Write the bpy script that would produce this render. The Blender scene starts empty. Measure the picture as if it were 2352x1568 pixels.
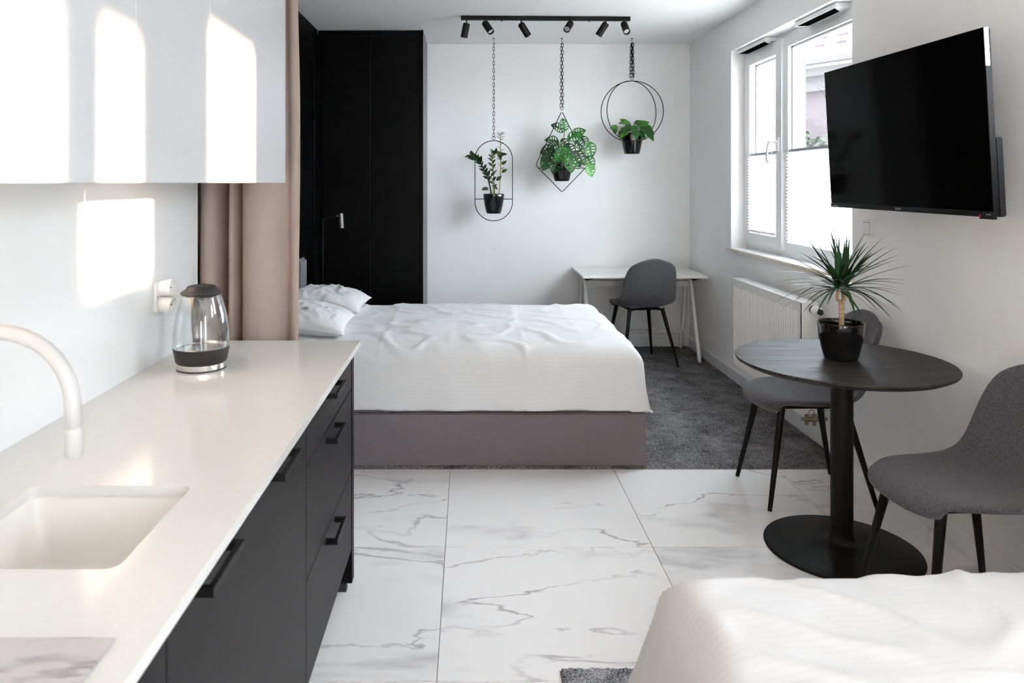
import bpy, bmesh, math, random
from mathutils import Vector, Matrix, noise

# ------------------------------------------------------------------ camera, world, sun, exposure
SC = bpy.context.scene
COL = SC.collection
F, CX, CY, EYE = 1720.0, 1077.0, 420.0, 1.45      # focal length and vanishing point in photo pixels, eye height
cam_data = bpy.data.cameras.new('camera')
cam = bpy.data.objects.new('camera', cam_data)
COL.objects.link(cam)
cam.location = (0, 0, EYE)
cam.rotation_euler = (math.pi / 2, 0, 0)
cam_data.sensor_width = 36
cam_data.lens = F / 2352 * 36
cam_data.shift_x = (1176 - CX) / 2352
cam_data.shift_y = -(784 - CY) / 2352
cam_data.clip_start = 0.05
cam_data.dof.use_dof = True
cam_data.dof.focus_distance = 4.6
cam_data.dof.aperture_fstop = 6.3
SC.camera = cam

world = bpy.data.worlds.new('daylight')
SC.world = world
world.use_nodes = True
bg = world.node_tree.nodes['Background']
bg.inputs[0].default_value = (0.87, 0.93, 1.0, 1)
bg.inputs[1].default_value = 6.6

SUN_EL = math.radians(9.0)
sun_data = bpy.data.lights.new('sun', 'SUN')
sun_data.energy = 7.0
sun_data.color = (1.0, 0.70, 0.46)
sun_data.angle = math.radians(1.8)
sun = bpy.data.objects.new('sun', sun_data)
COL.objects.link(sun)
sun.location = (14, 1.5, 5)
sun.rotation_euler = Vector((-math.cos(SUN_EL), 0, -math.sin(SUN_EL))).to_track_quat('-Z', 'Y').to_euler()

SC.view_settings.view_transform = 'Standard'
SC.view_settings.look = 'None'
SC.view_settings.gamma = 1.0
SC.view_settings.use_curve_mapping = False
SC.view_settings.exposure = 2.09
SC.cycles.use_denoising = True
SC.cycles.use_adaptive_sampling = True
SC.cycles.adaptive_threshold = 0.03
SC.cycles.max_bounces = 9
SC.cycles.diffuse_bounces = 5
SC.cycles.transparent_max_bounces = 16
SC.cycles.caustics_reflective = False
SC.cycles.caustics_refractive = False
SC.cycles.sample_clamp_indirect = 8.0


# ------------------------------------------------------------------ room measures
XR, XL, XA = 1.95, -1.0, -1.30        # right wall, kitchen wall, bed alcove wall
YB, YF, ZC = 6.615, -2.3, 2.677       # far wall, wall behind the camera, ceiling
XG = 2.11                             # window glass plane
ADDED_W4 = (-2.2, -1.08, 0.30, 2.43)  # added window behind the camera, lets sun onto the left wall
WIN = {4: ADDED_W4, 1: (3.81, 5.57, 0.97, 2.43), 2: (1.84, 2.43, 1.56, 2.43), 3: (0.97, 1.60, 1.56, 2.28)}  # only the window over the radiator is seen; the rest are added
ADDED_DOOR = (0.45, 0.97, 0.02, 2.10)       # glazed door added in the wall behind the camera for daylight


def P(px, py, y):
    """point of the photograph at depth y"""
    return Vector(((px - CX) * y / F, y, EYE - (py - CY) * y / F))


# ------------------------------------------------------------------ materials
M = {}


def mat(name, col, rough=0.5, metal=0.0, var=0.0, vscale=8.0, bump=0.0, bscale=60.0, spec=0.5,
        sheen=0.0, coat=0.0, stretch=None, coords='Object', detail=4.0, sheen_tint=None):
    m = bpy.data.materials.new(name)
    m.use_nodes = True
    nt = m.node_tree
    b = nt.nodes['Principled BSDF']
    b.inputs['Roughness'].default_value = rough
    b.inputs['Metallic'].default_value = metal
    b.inputs['Specular IOR Level'].default_value = spec
    b.inputs['Sheen Weight'].default_value = sheen
    if sheen_tint:
        b.inputs['Sheen Tint'].default_value = (*sheen_tint, 1)
    b.inputs['Coat Weight'].default_value = coat
    tc = nt.nodes.new('ShaderNodeTexCoord')
    mp = nt.nodes.new('ShaderNodeMapping')
    nt.links.new(tc.outputs[coords], mp.inputs[0])
    if stretch:
        mp.inputs['Scale'].default_value = stretch
    n = nt.nodes.new('ShaderNodeTexNoise')
    n.inputs['Scale'].default_value = vscale
    n.inputs['Detail'].default_value = detail
    nt.links.new(mp.outputs[0], n.inputs['Vector'])
    r = nt.nodes.new('ShaderNodeValToRGB')
    r.color_ramp.elements[0].position = 0.3
    r.color_ramp.elements[1].position = 0.7
    r.color_ramp.elements[0].color = (*[max(0, c * (1 - var)) for c in col], 1)
    r.color_ramp.elements[1].color = (*[min(1, c * (1 + var)) for c in col], 1)
    nt.links.new(n.outputs['Fac'], r.inputs[0])
    nt.links.new(r.outputs[0], b.inputs['Base Color'])
    if bump > 0:
        n2 = nt.nodes.new('ShaderNodeTexNoise')
        n2.inputs['Scale'].default_value = bscale
        n2.inputs['Detail'].default_value = 3
        nt.links.new(mp.outputs[0], n2.inputs['Vector'])
        bp = nt.nodes.new('ShaderNodeBump')
        bp.inputs['Strength'].default_value = bump
        bp.inputs['Distance'].default_value = 0.004
        nt.links.new(n2.outputs['Fac'], bp.inputs['Height'])
        nt.links.new(bp.outputs[0], b.inputs['Normal'])
    M[name] = m
    return m


mat('wall_paint', (0.895, 0.893, 0.89), 0.85, var=0.01, vscale=2, bump=0.05, bscale=240)
mat('ceiling_paint', (0.875, 0.88, 0.885), 0.9, var=0.01, vscale=2)
mat('splash_white', (0.78, 0.79, 0.79), 0.12, var=0.005, spec=0.45)
mat('lacquer_white', (0.56, 0.565, 0.575), 0.22, var=0.005, spec=0.45)
mat('worktop_quartz', (0.66, 0.655, 0.64), 0.13, var=0.02, vscale=160, spec=0.38)
mat('sink_white', (0.80, 0.78, 0.74), 0.3, var=0.01)
mat('tap_white', (0.52, 0.51, 0.50), 0.35, var=0.01)
mat('front_anthracite', (0.012, 0.0115, 0.0125), 0.48, spec=0.16, var=0.04, vscale=30, bump=0.02, bscale=500)
mat('handle_black', (0.0035, 0.0035, 0.004), 0.42, var=0.1, spec=0.2)
mat('plinth_black', (0.010, 0.010, 0.012), 0.5, var=0.1)
mat('wardrobe_black', (0.0030, 0.0030, 0.0034), 0.40, var=0.15, vscale=3, bump=0.02, bscale=300, spec=0.08)
mat('carcass_grey', (0.20, 0.20, 0.22), 0.55, var=0.03)
mat('metal_black', (0.0042, 0.0042, 0.0046), 0.45, metal=0.0, var=0.1, spec=0.22)
mat('wire_black', (0.005, 0.0055, 0.006), 0.45, var=0.1, spec=0.2)
mat('pot_black', (0.006, 0.006, 0.007), 0.10, var=0.05, spec=0.5)
mat('soil', (0.030, 0.020, 0.014), 0.95, var=0.4, vscale=60, bump=0.8, bscale=120)
mat('pvc_white', (0.85, 0.86, 0.87), 0.25, var=0.005)
mat('plastic_white', (0.80, 0.79, 0.77), 0.3, var=0.01)
mat('enamel_white', (0.82, 0.81, 0.79), 0.3, var=0.01)
mat('metal_grey', (0.42, 0.43, 0.45), 0.35, metal=0.8, var=0.05)
mat('steel', (0.72, 0.71, 0.69), 0.22, metal=1.0, var=0.03, vscale=40)
mat('brass_worn', (0.36, 0.31, 0.22), 0.4, metal=0.8, var=0.2, vscale=40)
mat('gunmetal', (0.22, 0.21, 0.20), 0.3, metal=0.9, var=0.05)
mat('sill_stone', (0.70, 0.64, 0.55), 0.3, var=0.10, vscale=30, bump=0.02)
mat('tv_black', (0.0015, 0.0015, 0.0018), 0.07, var=0.05, spec=0.05)
mat('tv_plastic', (0.006, 0.0065, 0.008), 0.5, var=0.05, spec=0.2)
mat('tv_silver', (0.55, 0.58, 0.62), 0.25, metal=0.9, var=0.03)
mat('tv_housing', (0.014, 0.017, 0.021), 0.5, var=0.3, vscale=40, spec=0.2)
mat('led_red', (0.75, 0.03, 0.02), 0.3, var=0.02)
mat('print_grey', (0.28, 0.28, 0.29), 0.4, var=0.02)
mat('kettle_black', (0.016, 0.016, 0.017), 0.35, var=0.05)
mat('kettle_lid', (0.018, 0.018, 0.020), 0.38, var=0.05, spec=0.35)
mat('curtain_velvet', (0.33, 0.262, 0.232), 0.85, var=0.04, vscale=6, bump=0.15, bscale=400, sheen=0.45, sheen_tint=(1, 0.58, 0.34))  # orange sheen tint stands in for sun glow along the fold edges
mat('bed_fabric', (0.175, 0.153, 0.160), 0.95, var=0.34, vscale=260, bump=0.4, bscale=320, detail=2)
mat('headboard_fabric', (0.145, 0.150, 0.175), 0.95, var=0.18, vscale=400, bump=0.3, bscale=500, detail=2)
mat('chair_fabric', (0.072, 0.070, 0.077), 0.95, var=0.6, vscale=240, bump=0.5, bscale=300, sheen=0.15, detail=2)
mat('lens_white', (0.55, 0.55, 0.55), 0.25, var=0.02)
mat('mattress_white', (0.78, 0.78, 0.78), 0.9, var=0.02)
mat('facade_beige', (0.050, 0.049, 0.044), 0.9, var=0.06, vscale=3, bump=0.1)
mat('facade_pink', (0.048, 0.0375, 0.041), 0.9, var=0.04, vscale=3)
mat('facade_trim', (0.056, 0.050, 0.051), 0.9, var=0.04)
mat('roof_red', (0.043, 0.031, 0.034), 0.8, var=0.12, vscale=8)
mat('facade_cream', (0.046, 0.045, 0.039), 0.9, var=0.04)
mat('ground_stone', (0.45, 0.44, 0.42), 0.95, var=0.1)
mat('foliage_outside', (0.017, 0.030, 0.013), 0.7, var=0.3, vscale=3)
mat('bark', (0.16, 0.11, 0.07), 0.9, var=0.3, vscale=30)
mat('dracaena_bark', (0.46, 0.33, 0.20), 0.85, var=0.3, vscale=70, bump=0.6, bscale=90, stretch=(1, 1, 3))
mat('stem_green', (0.20, 0.27, 0.07), 0.5, var=0.15)
mat('stem_tan', (0.42, 0.32, 0.14), 0.6, var=0.2, vscale=30)
mat('stem_dark', (0.017, 0.030, 0.013), 0.5, var=0.15)
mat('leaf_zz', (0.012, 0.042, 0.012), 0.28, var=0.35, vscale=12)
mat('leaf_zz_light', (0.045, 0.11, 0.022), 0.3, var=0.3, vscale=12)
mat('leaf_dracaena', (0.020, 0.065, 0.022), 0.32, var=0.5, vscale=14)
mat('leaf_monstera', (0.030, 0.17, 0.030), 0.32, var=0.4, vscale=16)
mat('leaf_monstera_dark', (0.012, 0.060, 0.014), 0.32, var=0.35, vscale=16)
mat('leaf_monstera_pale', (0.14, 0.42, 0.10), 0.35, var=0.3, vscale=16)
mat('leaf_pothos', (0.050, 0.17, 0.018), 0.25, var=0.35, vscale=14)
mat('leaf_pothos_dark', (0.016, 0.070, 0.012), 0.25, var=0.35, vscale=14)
mat('vent_black', (0.004, 0.004, 0.004), 1.0, spec=0.0)
mat('tag_white', (0.8, 0.8, 0.78), 0.6)


def glass_mat(name, tint, f0=0.04, power=5.0, rough=0.0, gloss=(1, 1, 1)):
    """thin glazing: clear with a Fresnel reflection"""
    m = bpy.data.materials.new(name); m.use_nodes = True
    nt = m.node_tree
    for n in list(nt.nodes):
        if n.type != 'OUTPUT_MATERIAL':
            nt.nodes.remove(n)
    out = [n for n in nt.nodes if n.type == 'OUTPUT_MATERIAL'][0]
    t = nt.nodes.new('ShaderNodeBsdfTransparent'); t.inputs[0].default_value = (*tint, 1)
    g = nt.nodes.new('ShaderNodeBsdfGlossy'); g.inputs['Roughness'].default_value = rough
    g.inputs[0].default_value = (*gloss, 1)
    lw = nt.nodes.new('ShaderNodeLayerWeight'); lw.inputs[0].default_value = 0.5
    pw_ = nt.nodes.new('ShaderNodeMath'); pw_.operation = 'POWER'; pw_.inputs[1].default_value = power
    nt.links.new(lw.outputs['Facing'], pw_.inputs[0])
    f = nt.nodes.new('ShaderNodeMapRange'); f.inputs['To Min'].default_value = f0; f.inputs['To Max'].default_value = 1.0
    nt.links.new(pw_.outputs[0], f.inputs[0])
    mx = nt.nodes.new('ShaderNodeMixShader')
    nt.links.new(f.outputs[0], mx.inputs[0])
    nt.links.new(t.outputs[0], mx.inputs[1]); nt.links.new(g.outputs[0], mx.inputs[2])
    nt.links.new(mx.outputs[0], out.inputs[0])
    M[name] = m


glass_mat('window_glass', (0.97, 0.98, 0.98))
glass_mat('kettle_glass', (0.94, 0.95, 0.955), 0.05, 3.0, 0.02)


def blind_mat():
    m = bpy.data.materials.new('blind_fabric'); m.use_nodes = True
    nt = m.node_tree
    for n in list(nt.nodes):
        if n.type != 'OUTPUT_MATERIAL':
            nt.nodes.remove(n)
    out = [n for n in nt.nodes if n.type == 'OUTPUT_MATERIAL'][0]
    d = nt.nodes.new('ShaderNodeBsdfDiffuse'); d.inputs[0].default_value = (0.9, 0.9, 0.9, 1)
    t = nt.nodes.new('ShaderNodeBsdfTranslucent'); t.inputs[0].default_value = (0.92, 0.93, 0.94, 1)
    mx = nt.nodes.new('ShaderNodeMixShader'); mx.inputs[0].default_value = 0.88
    nt.links.new(d.outputs[0], mx.inputs[1]); nt.links.new(t.outputs[0], mx.inputs[2])
    nt.links.new(mx.outputs[0], out.inputs[0])
    M['blind_fabric'] = m


blind_mat()


def marble_mat(name, base, vein, rough, scale=1.0, board=False):
    m = bpy.data.materials.new(name); m.use_nodes = True
    nt = m.node_tree; L = nt.links
    b = nt.nodes['Principled BSDF']
    b.inputs['Roughness'].default_value = rough
    tc = nt.nodes.new('ShaderNodeTexCoord')
    oi = nt.nodes.new('ShaderNodeObjectInfo')
    mul = nt.nodes.new('ShaderNodeVectorMath'); mul.operation = 'SCALE'
    comb = nt.nodes.new('ShaderNodeCombineXYZ')
    L.new(oi.outputs['Random'], comb.inputs[0]); L.new(oi.outputs['Random'], comb.inputs[1]); L.new(oi.outputs['Random'], comb.inputs[2])
    L.new(comb.outputs[0], mul.inputs[0]); mul.inputs['Scale'].default_value = 37.0
    add = nt.nodes.new('ShaderNodeVectorMath'); add.operation = 'ADD'
    mp = nt.nodes.new('ShaderNodeMapping')
    mp.inputs['Rotation'].default_value = (0, 0, math.radians(34))
    mp.inputs['Scale'].default_value = (0.70 * scale, 1.85 * scale, 1)
    L.new(tc.outputs['Object'], mp.inputs[0])
    L.new(mp.outputs[0], add.inputs[0]); L.new(mul.outputs[0], add.inputs[1])

    def nz(sc, det, dist, off=0.0, ro=0.6):
        n = nt.nodes.new('ShaderNodeTexNoise')
        n.inputs['Scale'].default_value = sc; n.inputs['Detail'].default_value = det
        n.inputs['Distortion'].default_value = dist; n.inputs['Roughness'].default_value = ro
        a = nt.nodes.new('ShaderNodeVectorMath'); a.operation = 'ADD'
        a.inputs[1].default_value = (off, off * 1.7, off * .3)
        L.new(add.outputs[0], a.inputs[0]); L.new(a.outputs[0], n.inputs['Vector'])
        return n.outputs['Fac']

    def ridge(sock, width):
        s = nt.nodes.new('ShaderNodeMath'); s.operation = 'SUBTRACT'; L.new(sock, s.inputs[0]); s.inputs[1].default_value = 0.5
        a = nt.nodes.new('ShaderNodeMath'); a.operation = 'ABSOLUTE'; L.new(s.outputs[0], a.inputs[0])
        r = nt.nodes.new('ShaderNodeMapRange'); r.inputs['From Min'].default_value = 0; r.inputs['From Max'].default_value = width
        r.inputs['To Min'].default_value = 1; r.inputs['To Max'].default_value = 0
        L.new(a.outputs[0], r.inputs[0])
        return r.outputs[0]

    def mask(sock, lo, hi):
        r = nt.nodes.new('ShaderNodeMapRange'); r.inputs['From Min'].default_value = lo; r.inputs['From Max'].default_value = hi
        L.new(sock, r.inputs[0]); return r.outputs[0]

    def mult(a, b_, k=None):
        x = nt.nodes.new('ShaderNodeMath'); x.operation = 'MULTIPLY'; L.new(a, x.inputs[0])
        if k is None: L.new(b_, x.inputs[1])
        else: x.inputs[1].default_value = k
        return x.outputs[0]
    thin = mult(ridge(nz(1.05, 7, 0.55, 0.0, 0.52), 0.0085), mask(nz(1.6, 2, 0, 5.0), 0.44, 0.58))
    band = mult(ridge(nz(0.75, 6, 0.5, 11.0, 0.52), 0.05), mask(nz(1.3, 3, 0, 17.0), 0.50, 0.60))
    band = mult(band, nz(9, 4, 1.0, 3.0))
    mx = nt.nodes.new('ShaderNodeMath'); mx.operation = 'MAXIMUM'
    L.new(mult(thin, None, 0.75), mx.inputs[0]); L.new(mult(band, None, 0.9), mx.inputs[1])
    ramp = nt.nodes.new('ShaderNodeMix'); ramp.data_type = 'RGBA'
    ramp.inputs[6].default_value = (*base, 1); ramp.inputs[7].default_value = (*vein, 1)
    L.new(mx.outputs[0], ramp.inputs[0])
    L.new(ramp.outputs[2], b.inputs['Base Color'])
    M[name] = m


marble_mat('floor_marble', (0.88, 0.86, 0.85), (0.30, 0.28, 0.29), 0.22, 1.0)
marble_mat('board_marble', (0.50, 0.48, 0.49), (0.16, 0.15, 0.16), 0.08, 3.0)
mat('grout', (0.50, 0.48, 0.47), 0.9, var=0.05)


def carpet_mat(name, dark, light, fine, patch):
    m = bpy.data.materials.new(name); m.use_nodes = True
    nt = m.node_tree; L = nt.links
    b = nt.nodes['Principled BSDF']; b.inputs['Roughness'].default_value = 1.0
    b.inputs['Specular IOR Level'].default_value = 0.1
    tc = nt.nodes.new('ShaderNodeTexCoord')
    a = nt.nodes.new('ShaderNodeTexNoise'); a.inputs['Scale'].default_value = fine; a.inputs['Detail'].default_value = 3
    c = nt.nodes.new('ShaderNodeTexNoise'); c.inputs['Scale'].default_value = patch; c.inputs['Detail'].default_value = 5
    c.inputs['Roughness'].default_value = 0.7
    L.new(tc.outputs['Object'], a.inputs['Vector']); L.new(tc.outputs['Object'], c.inputs['Vector'])
    mx = nt.nodes.new('ShaderNodeMath'); mx.operation = 'MULTIPLY_ADD'
    L.new(c.outputs['Fac'], mx.inputs[0]); mx.inputs[1].default_value = 0.55; L.new(a.outputs['Fac'], mx.inputs[2])
    r = nt.nodes.new('ShaderNodeValToRGB')
    r.color_ramp.elements[0].position = 0.58; r.color_ramp.elements[1].position = 0.98
    r.color_ramp.elements[0].color = (*dark, 1); r.color_ramp.elements[1].color = (*light, 1)
    L.new(mx.outputs[0], r.inputs[0]); L.new(r.outputs[0], b.inputs['Base Color'])
    bp = nt.nodes.new('ShaderNodeBump'); bp.inputs['Strength'].default_value = 0.9; bp.inputs['Distance'].default_value = 0.008
    L.new(a.outputs['Fac'], bp.inputs['Height']); L.new(bp.outputs[0], b.inputs['Normal'])
    M[name] = m


carpet_mat('carpet_grey', (0.018, 0.018, 0.020), (0.34, 0.33, 0.33), 170, 6)
carpet_mat('rug_grey', (0.020, 0.021, 0.030), (0.62, 0.62, 0.66), 190, 20)


def stripe_mat(name, col, stripes):
    m = bpy.data.materials.new(name); m.use_nodes = True
    nt = m.node_tree; L = nt.links
    b = nt.nodes['Principled BSDF']; b.inputs['Roughness'].default_value = 0.6
    b.inputs['Sheen Weight'].default_value = 0.2
    tc = nt.nodes.new('ShaderNodeTexCoord')
    w = nt.nodes.new('ShaderNodeTexWave'); w.wave_type = 'BANDS'; w.bands_direction = 'Y'; w.wave_profile = 'SIN'
    w.inputs['Scale'].default_value = stripes; w.inputs['Distortion'].default_value = 0.4
    w.inputs['Detail'].default_value = 1
    L.new(tc.outputs['UV'], w.inputs['Vector'])
    r = nt.nodes.new('ShaderNodeValToRGB')
    r.color_ramp.elements[0].position = 0.35; r.color_ramp.elements[1].position = 0.65
    r.color_ramp.elements[0].color = (*[c * 0.965 for c in col], 1); r.color_ramp.elements[1].color = (*col, 1)
    L.new(w.outputs['Fac'], r.inputs[0]); L.new(r.outputs[0], b.inputs['Base Color'])
    rr = nt.nodes.new('ShaderNodeMapRange'); rr.inputs['To Min'].default_value = 0.42; rr.inputs['To Max'].default_value = 0.7
    L.new(w.outputs['Fac'], rr.inputs[0]); L.new(rr.outputs[0], b.inputs['Roughness'])
    M[name] = m


stripe_mat('linen_stripe', (0.69, 0.685, 0.685), 16.0)
stripe_mat('linen_pillow', (0.73, 0.725, 0.725), 14.0)


def oak_mat():
    m = bpy.data.materials.new('black_oak'); m.use_nodes = True
    nt = m.node_tree; L = nt.links
    b = nt.nodes['Principled BSDF']; b.inputs['Roughness'].default_value = 0.30
    b.inputs['Specular IOR Level'].default_value = 0.12
    tc = nt.nodes.new('ShaderNodeTexCoord'); mp = nt.nodes.new('ShaderNodeMapping')
    mp.inputs['Rotation'].default_value = (0, 0, math.radians(28)); mp.inputs['Scale'].default_value = (0.35, 3.2, 1)
    L.new(tc.outputs['Object'], mp.inputs[0])
    w = nt.nodes.new('ShaderNodeTexNoise')
    w.inputs['Scale'].default_value = 7.0; w.inputs['Distortion'].default_value = 1.2; w.inputs['Detail'].default_value = 6
    w.inputs['Roughness'].default_value = 0.65
    L.new(mp.outputs[0], w.inputs['Vector'])
    n = nt.nodes.new('ShaderNodeTexNoise'); n.inputs['Scale'].default_value = 60; n.inputs['Detail'].default_value = 5
    mp2 = nt.nodes.new('ShaderNodeMapping'); mp2.inputs['Rotation'].default_value = (0, 0, math.radians(28))
    mp2.inputs['Scale'].default_value = (0.12, 2.2, 1)
    L.new(tc.outputs['Object'], mp2.inputs[0]); L.new(mp2.outputs[0], n.inputs['Vector'])
    ad = nt.nodes.new('ShaderNodeMath'); ad.operation = 'ADD'
    L.new(w.outputs['Fac'], ad.inputs[0]); L.new(n.outputs['Fac'], ad.inputs[1])
    r = nt.nodes.new('ShaderNodeValToRGB')
    r.color_ramp.elements[0].position = 0.75; r.color_ramp.elements[1].position = 1.0
    r.color_ramp.elements[0].color = (0.004, 0.004, 0.004, 1); r.color_ramp.elements[1].color = (0.034, 0.031, 0.029, 1)
    L.new(ad.outputs[0], r.inputs[0]); L.new(r.outputs[0], b.inputs['Base Color'])
    rr = nt.nodes.new('ShaderNodeMapRange'); rr.inputs['From Max'].default_value = 2
    rr.inputs['From Min'].default_value = 0.6; rr.inputs['From Max'].default_value = 1.4; rr.inputs['To Min'].default_value = 0.28; rr.inputs['To Max'].default_value = 0.62
    L.new(ad.outputs[0], rr.inputs[0]); L.new(rr.outputs[0], b.inputs['Roughness'])
    bp = nt.nodes.new('ShaderNodeBump'); bp.inputs['Strength'].default_value = 0.55; bp.inputs['Distance'].default_value = 0.003
    L.new(ad.outputs[0], bp.inputs['Height']); L.new(bp.outputs[0], b.inputs['Normal'])
    M['black_oak'] = m


oak_mat()

# ------------------------------------------------------------------ mesh helpers
ORG = {}


def wloc(o):
    return ORG.get(o.name, Vector((0, 0, 0))) if o else Vector((0, 0, 0))


def props(o, label=None, cat=None, group=None, kind=None):
    if label: o['label'] = label
    if cat: o['category'] = cat
    if group: o['group'] = group
    if kind: o['kind'] = kind
    return o


def thing(name, loc, label, cat, group=None, rz=0.0, kind=None, matrix=None):
    o = bpy.data.objects.new(name, None)
    o.empty_display_size = 0.1
    COL.objects.link(o)
    if matrix is not None:
        o.matrix_world = matrix
        ORG[o.name] = None
    else:
        o.location = loc
        o.rotation_euler = (0, 0, rz)
        ORG[o.name] = Vector(loc)
    return props(o, label, cat, group, kind)


def link(name, verts, faces, m, parent=None, smooth=False, local=False, uvs=None, bevel=0.0, bseg=2):
    """one mesh object; verts in world coordinates unless local"""
    verts = [Vector(v) for v in verts]
    if parent is None:
        lo = Vector([min(v[i] for v in verts) for i in range(3)]); hi = Vector([max(v[i] for v in verts) for i in range(3)])
        org = Vector(((lo.x + hi.x) / 2, (lo.y + hi.y) / 2, lo.z)) if not local else Vector((0, 0, 0))
        off = org
    else:
        org = Vector((0, 0, 0)); off = Vector((0, 0, 0)) if local else wloc(parent)
    me = bpy.data.meshes.new(name)
    me.from_pydata([tuple(v - off) for v in verts], [], faces)
    me.update()
    bm = bmesh.new(); bm.from_mesh(me)
    bmesh.ops.recalc_face_normals(bm, faces=bm.faces)
    if bevel > 0:
        bmesh.ops.bevel(bm, geom=[e for e in bm.edges], offset=bevel, segments=bseg, affect='EDGES', clamp_overlap=True)
    bm.to_mesh(me); bm.free()
    if uvs is not None:
        ul = me.uv_layers.new(name='UVMap')
        for lp in me.loops:
            ul.data[lp.index].uv = uvs[lp.vertex_index]
    if smooth or (bevel > 0 and bseg > 1):
        for p in me.polygons: p.use_smooth = True
        if not smooth:
            try: me.set_sharp_from_angle(angle=math.radians(50))
            except Exception: pass
    me.materials.append(M[m])
    o = bpy.data.objects.new(name, me)
    COL.objects.link(o)
    o.location = org
    if bevel > 0 and bseg > 1:
        wn = o.modifiers.new('flat_faces', 'WEIGHTED_NORMAL'); wn.keep_sharp = True
    if parent is not None:
        o.parent = parent
        ORG[o.name] = wloc(parent) if not local else Vector((0, 0, 0))
    else:
        ORG[o.name] = org.copy()
    return o


BOXF = [(0, 3, 2, 1), (4, 5, 6, 7), (0, 1, 5, 4), (1, 2, 6, 5), (2, 3, 7, 6), (3, 0, 4, 7)]


def boxv(x, y, z):
    return [(x[0], y[0], z[0]), (x[1], y[0], z[0]), (x[1], y[1], z[0]), (x[0], y[1], z[0]),
            (x[0], y[0], z[1]), (x[1], y[0], z[1]), (x[1], y[1], z[1]), (x[0], y[1], z[1])]


def box(name, x, y, z, m, parent=None, bevel=0.0, local=False, bseg=2):
    return link(name, boxv(x, y, z), BOXF, m, parent, bevel=bevel, local=local, bseg=bseg)


def boxes(name, lst, m, parent=None, local=False):
    v, f = [], []
    for (x, y, z) in lst:
        k = len(v); v += boxv(x, y, z); f += [tuple(i + k for i in q) for q in BOXF]
    return link(name, v, f, m, parent, local=local)


def each(name, lst, m, parent=None, local=False):
    return [box(name, x, y, z, m, parent, local=local) for (x, y, z) in lst]


def lathe_vf(profile, seg=32, loc=(0, 0, 0), close=False):
    v, f = [], []
    n = len(profile)
    for i in range(seg):
        a = 2 * math.pi * i / seg
        for (r, z) in profile:
            v.append((loc[0] + r * math.cos(a), loc[1] + r * math.sin(a), loc[2] + z))
    for i in range(seg):
        j = (i + 1) % seg
        for k in range(n - 1):
            f.append((i * n + k, j * n + k, j * n + k + 1, i * n + k + 1))
    return v, f


def lathe(name, profile, loc, m, parent=None, seg=32, smooth=True, sharp=35, local=False, axis=None):
    v, f = lathe_vf(profile, seg)
    Rm = Matrix.Identity(3)
    if axis is not None:
        Rm = Vector((0, 0, 1)).rotation_difference(Vector(axis)).to_matrix()
    v = [Rm @ Vector(p) + Vector(loc) for p in v]
    # weld the pole vertices
    o = link(name, v, f, m, parent, smooth=True, local=local)
    bm = bmesh.new(); bm.from_mesh(o.data)
    bmesh.ops.remove_doubles(bm, verts=bm.verts, dist=1e-5)
    bmesh.ops.recalc_face_normals(bm, faces=bm.faces)
    bm.to_mesh(o.data); bm.free()
    for p in o.data.polygons: p.use_smooth = True
    try: o.data.set_sharp_from_angle(angle=math.radians(sharp))
    except Exception: pass
    return o


def cyl(name, p0, p1, r0, r1, m, parent=None, seg=16, local=False):
    p0, p1 = Vector(p0), Vector(p1)
    L = (p1 - p0).length
    return lathe(name, [(0, 0), (r0, 0), (r1, L), (0, L)], p0, m, parent, seg, local=local, axis=(p1 - p0))


def catmull(pts, n=6, closed=False):
    pts = [Vector(p) for p in pts]
    out = []
    N = len(pts)
    rng = range(N if closed else N - 1)
    for i in rng:
        if closed:
            a, b, c, d = pts[(i - 1) % N], pts[i], pts[(i + 1) % N], pts[(i + 2) % N]
        else:
            a, b, c, d = pts[max(i - 1, 0)], pts[i], pts[i + 1], pts[min(i + 2, N - 1)]
        for k in range(n):
            t = k / n
            out.append(0.5 * ((2 * b) + (-a + c) * t + (2 * a - 5 * b + 4 * c - d) * t * t + (-a + 3 * b - 3 * c + d) * t ** 3))
    if not closed: out.append(pts[-1])
    return out


def tube_vf(pts, r, seg=8, closed=False):
    pts = [Vector(p) for p in pts]
    n = len(pts)
    rad = r if isinstance(r, (list, tuple)) else [r] * n
    v, f = [], []
    up = None
    for i, p in enumerate(pts):
        if closed: t = pts[(i + 1) % n] - pts[(i - 1) % n]
        else: t = pts[min(i + 1, n - 1)] - pts[max(i - 1, 0)]
        t.normalize()
        if up is None:
            up = Vector((0, 0, 1)) if abs(t.z) < 0.9 else Vector((0, 1, 0))
        up = (up - t * up.dot(t))
        if up.length < 1e-6: up = t.orthogonal()
        up.normalize()
        s = t.cross(up)
        for k in range(seg):
            a = 2 * math.pi * k / seg
            v.append(p + (up * math.cos(a) + s * math.sin(a)) * rad[i])
    for i in range(n if closed else n - 1):
        j = (i + 1) % n
        for k in range(seg):
            l = (k + 1) % seg
            f.append((i * seg + k, i * seg + l, j * seg + l, j * seg + k))
    if not closed:
        f.append(tuple(range(seg - 1, -1, -1))); f.append(tuple((n - 1) * seg + k for k in range(seg)))
    return v, f


def tube(name, pts, r, m, parent=None, seg=8, closed=False, local=False):
    v, f = tube_vf(pts, r, seg, closed)
    return link(name, v, f, m, parent, smooth=True, local=local)


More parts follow.
